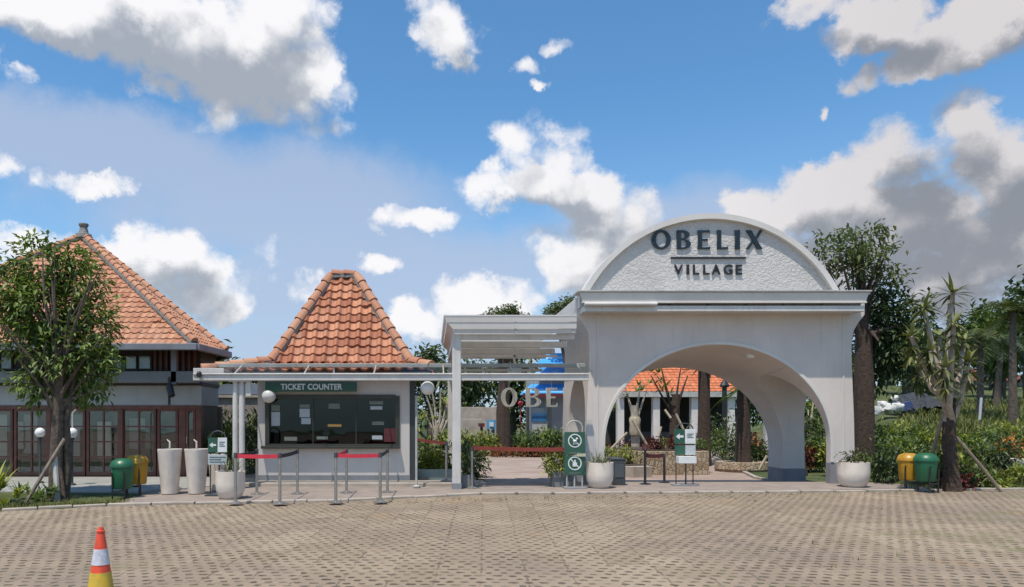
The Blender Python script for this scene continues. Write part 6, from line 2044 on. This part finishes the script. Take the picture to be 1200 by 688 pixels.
D = 42.0
kb_ = thing('blue_kiosk', 'kiosk with a stepped bright blue sheet roof and blue panels', 'kiosk', (X(640, D), D, GZ))
m = MB()
for i, (a, y0_, y1_) in enumerate(((628, 412, 426), (620, 428, 444), (609, 447, 462))):
    xA, xB = X(a, D), X(668, D)
    zt_, zb_ = Z(y0_, D), Z(y1_, D)
    m.add([(xA, D-.1*i, zb_), (xB, D-.1*i, zb_), (xB, D+1.0, zt_), (xA+.9, D+1.0, zt_), (xA, D-.1*i, zb_-.06), (xB, D-.1*i, zb_-.06), (xB, D+1.0, zt_-.06), (xA+.9, D+1.0, zt_-.06)], [(0,1,2,3), (7,6,5,4), (0,4,5,1), (1,5,6,2), (2,6,7,3), (3,7,4,0)])
m.build('roof', BLUEROOF, kb_)
m = MB(); m.box(X(624, D), X(666, D), D+.8, D+3, GZ, Z(440, D)); m.build('wall', PAVW, kb_)
m = MB(); m.box(X(623, D), X(642, D), D+.2, D+.7, GZ, Z(478, D)); m.build('counter', PAVW, kb_)
m = MB(); m.box(X(624, D), X(641, D), D+.15, D+.195, Z(494, D), Z(488, D)); m.build('stripe', BLUEB, kb_)
m = MB(); m.box(X(624, D), X(641, D), D+.15, D+.195, Z(487, D), Z(484.5, D)); m.build('stripe', BLUEL, kb_)
m = MB(); m.box(X(612, D), X(660, D), D-.25, D-.15, Z(466, D), Z(461, D)); m.build('eave_beam', MAROON, kb_)
for px in (618.5, 644.5):
    m = MB(); c = X(px, D); m.box(c-.09, c+.09, D-.1, D+.08, GZ, Z(461, D)); m.build('post', DARKG, kb_)
m = MB(); c = P(610, 473, 40.5); m.sphere(c, .14, 12); m.tube([c, (c.x, c.y, GZ)], .02, 6); solo(m, 'red_ball_lamp', BELTR, 'small red ball lamp on a thin post before the kiosk', 'lamp', smooth=True)
t = thing('blue_box', 'light blue box stall left of the thick garden trunk', 'stall', (X(576, 40), 40, GZ))
m = MB(); m.box(X(571, 40), X(581, 40), 40, 40.5, Z(503, 40), Z(492, 40)); m.build('body', BLUEL, t); m = MB(); m.box(X(573.5, 40), X(578.5, 40), 39.96, 39.998, Z(500, 40), Z(495, 40)); m.build('panel', SWHITE, t); m = MB(); m.box(X(572, 40), X(574, 40), 40.1, 40.4, GZ, Z(503, 40)); m.box(X(578, 40), X(580, 40), 40.1, 40.4, GZ, Z(503, 40)); m.build('leg', BLUEB, t)
# low garden walls far behind
for i, (pxa, pxb, y_, py, lb) in enumerate(((540, 588, 46, 477, 'pale low garden wall behind the thick trunk'), (543, 566, 41, 491, 'short pale garden wall before the trees, left of the blue stall'))):
    m = MB(); m.box(X(pxa, y_), X(pxb, y_), y_, y_+.3, GZ, Z(py, y_)); solo(m, 'garden_wall', KERB, lb, 'low wall', bevel=.02)
m = MB(); m.box(X(561, 39), X(568, 39), 39, 39.3, Z(500, 39), Z(496, 39)); m.box(X(563, 39), X(566, 39), 39.1, 39.2, GZ, Z(500, 39)); solo(m, 'small_sign', MAROON, 'small dark red sign board left of blue stall', 'sign')

D = 66.0
fh = thing('field_house', 'far low house with faded red roof across the field', 'house', (X(1150, D), D, ground_z(X(1150, D), D)))
xa, xb = X(1118, D), X(1215, D); gz_ = ground_z(X(1150, D), D)
m = MB(); m.box(xa+.5, xb-.5, D+.6, D+5, gz_-.3, Z(446, D)); m.build('wall', PAVW, fh)
m = MB(); m.add([(xa, D, Z(446, D)), (xb, D, Z(446, D)), (xb-1, D+3, Z(432, D+3)), (xa+1, D+3, Z(432, D+3)), (xb, D+6, Z(446, D)), (xa, D+6, Z(446, D))], [(0,1,2,3), (3,2,4,5), (0,3,5), (1,4,2), (5,4,1,0)])
m.build('roof', M('faded_red_roof', (.17, .06, .05), (.12, .045, .04), 2.0, .8), fh)
for px in (1135, 1160, 1185):
    m = MB(); m.box(X(px, D)-.5, X(px, D)+.5, D+.55, D+.597, gz_+.9, gz_+1.9); m.build('window', DARKG, fh)
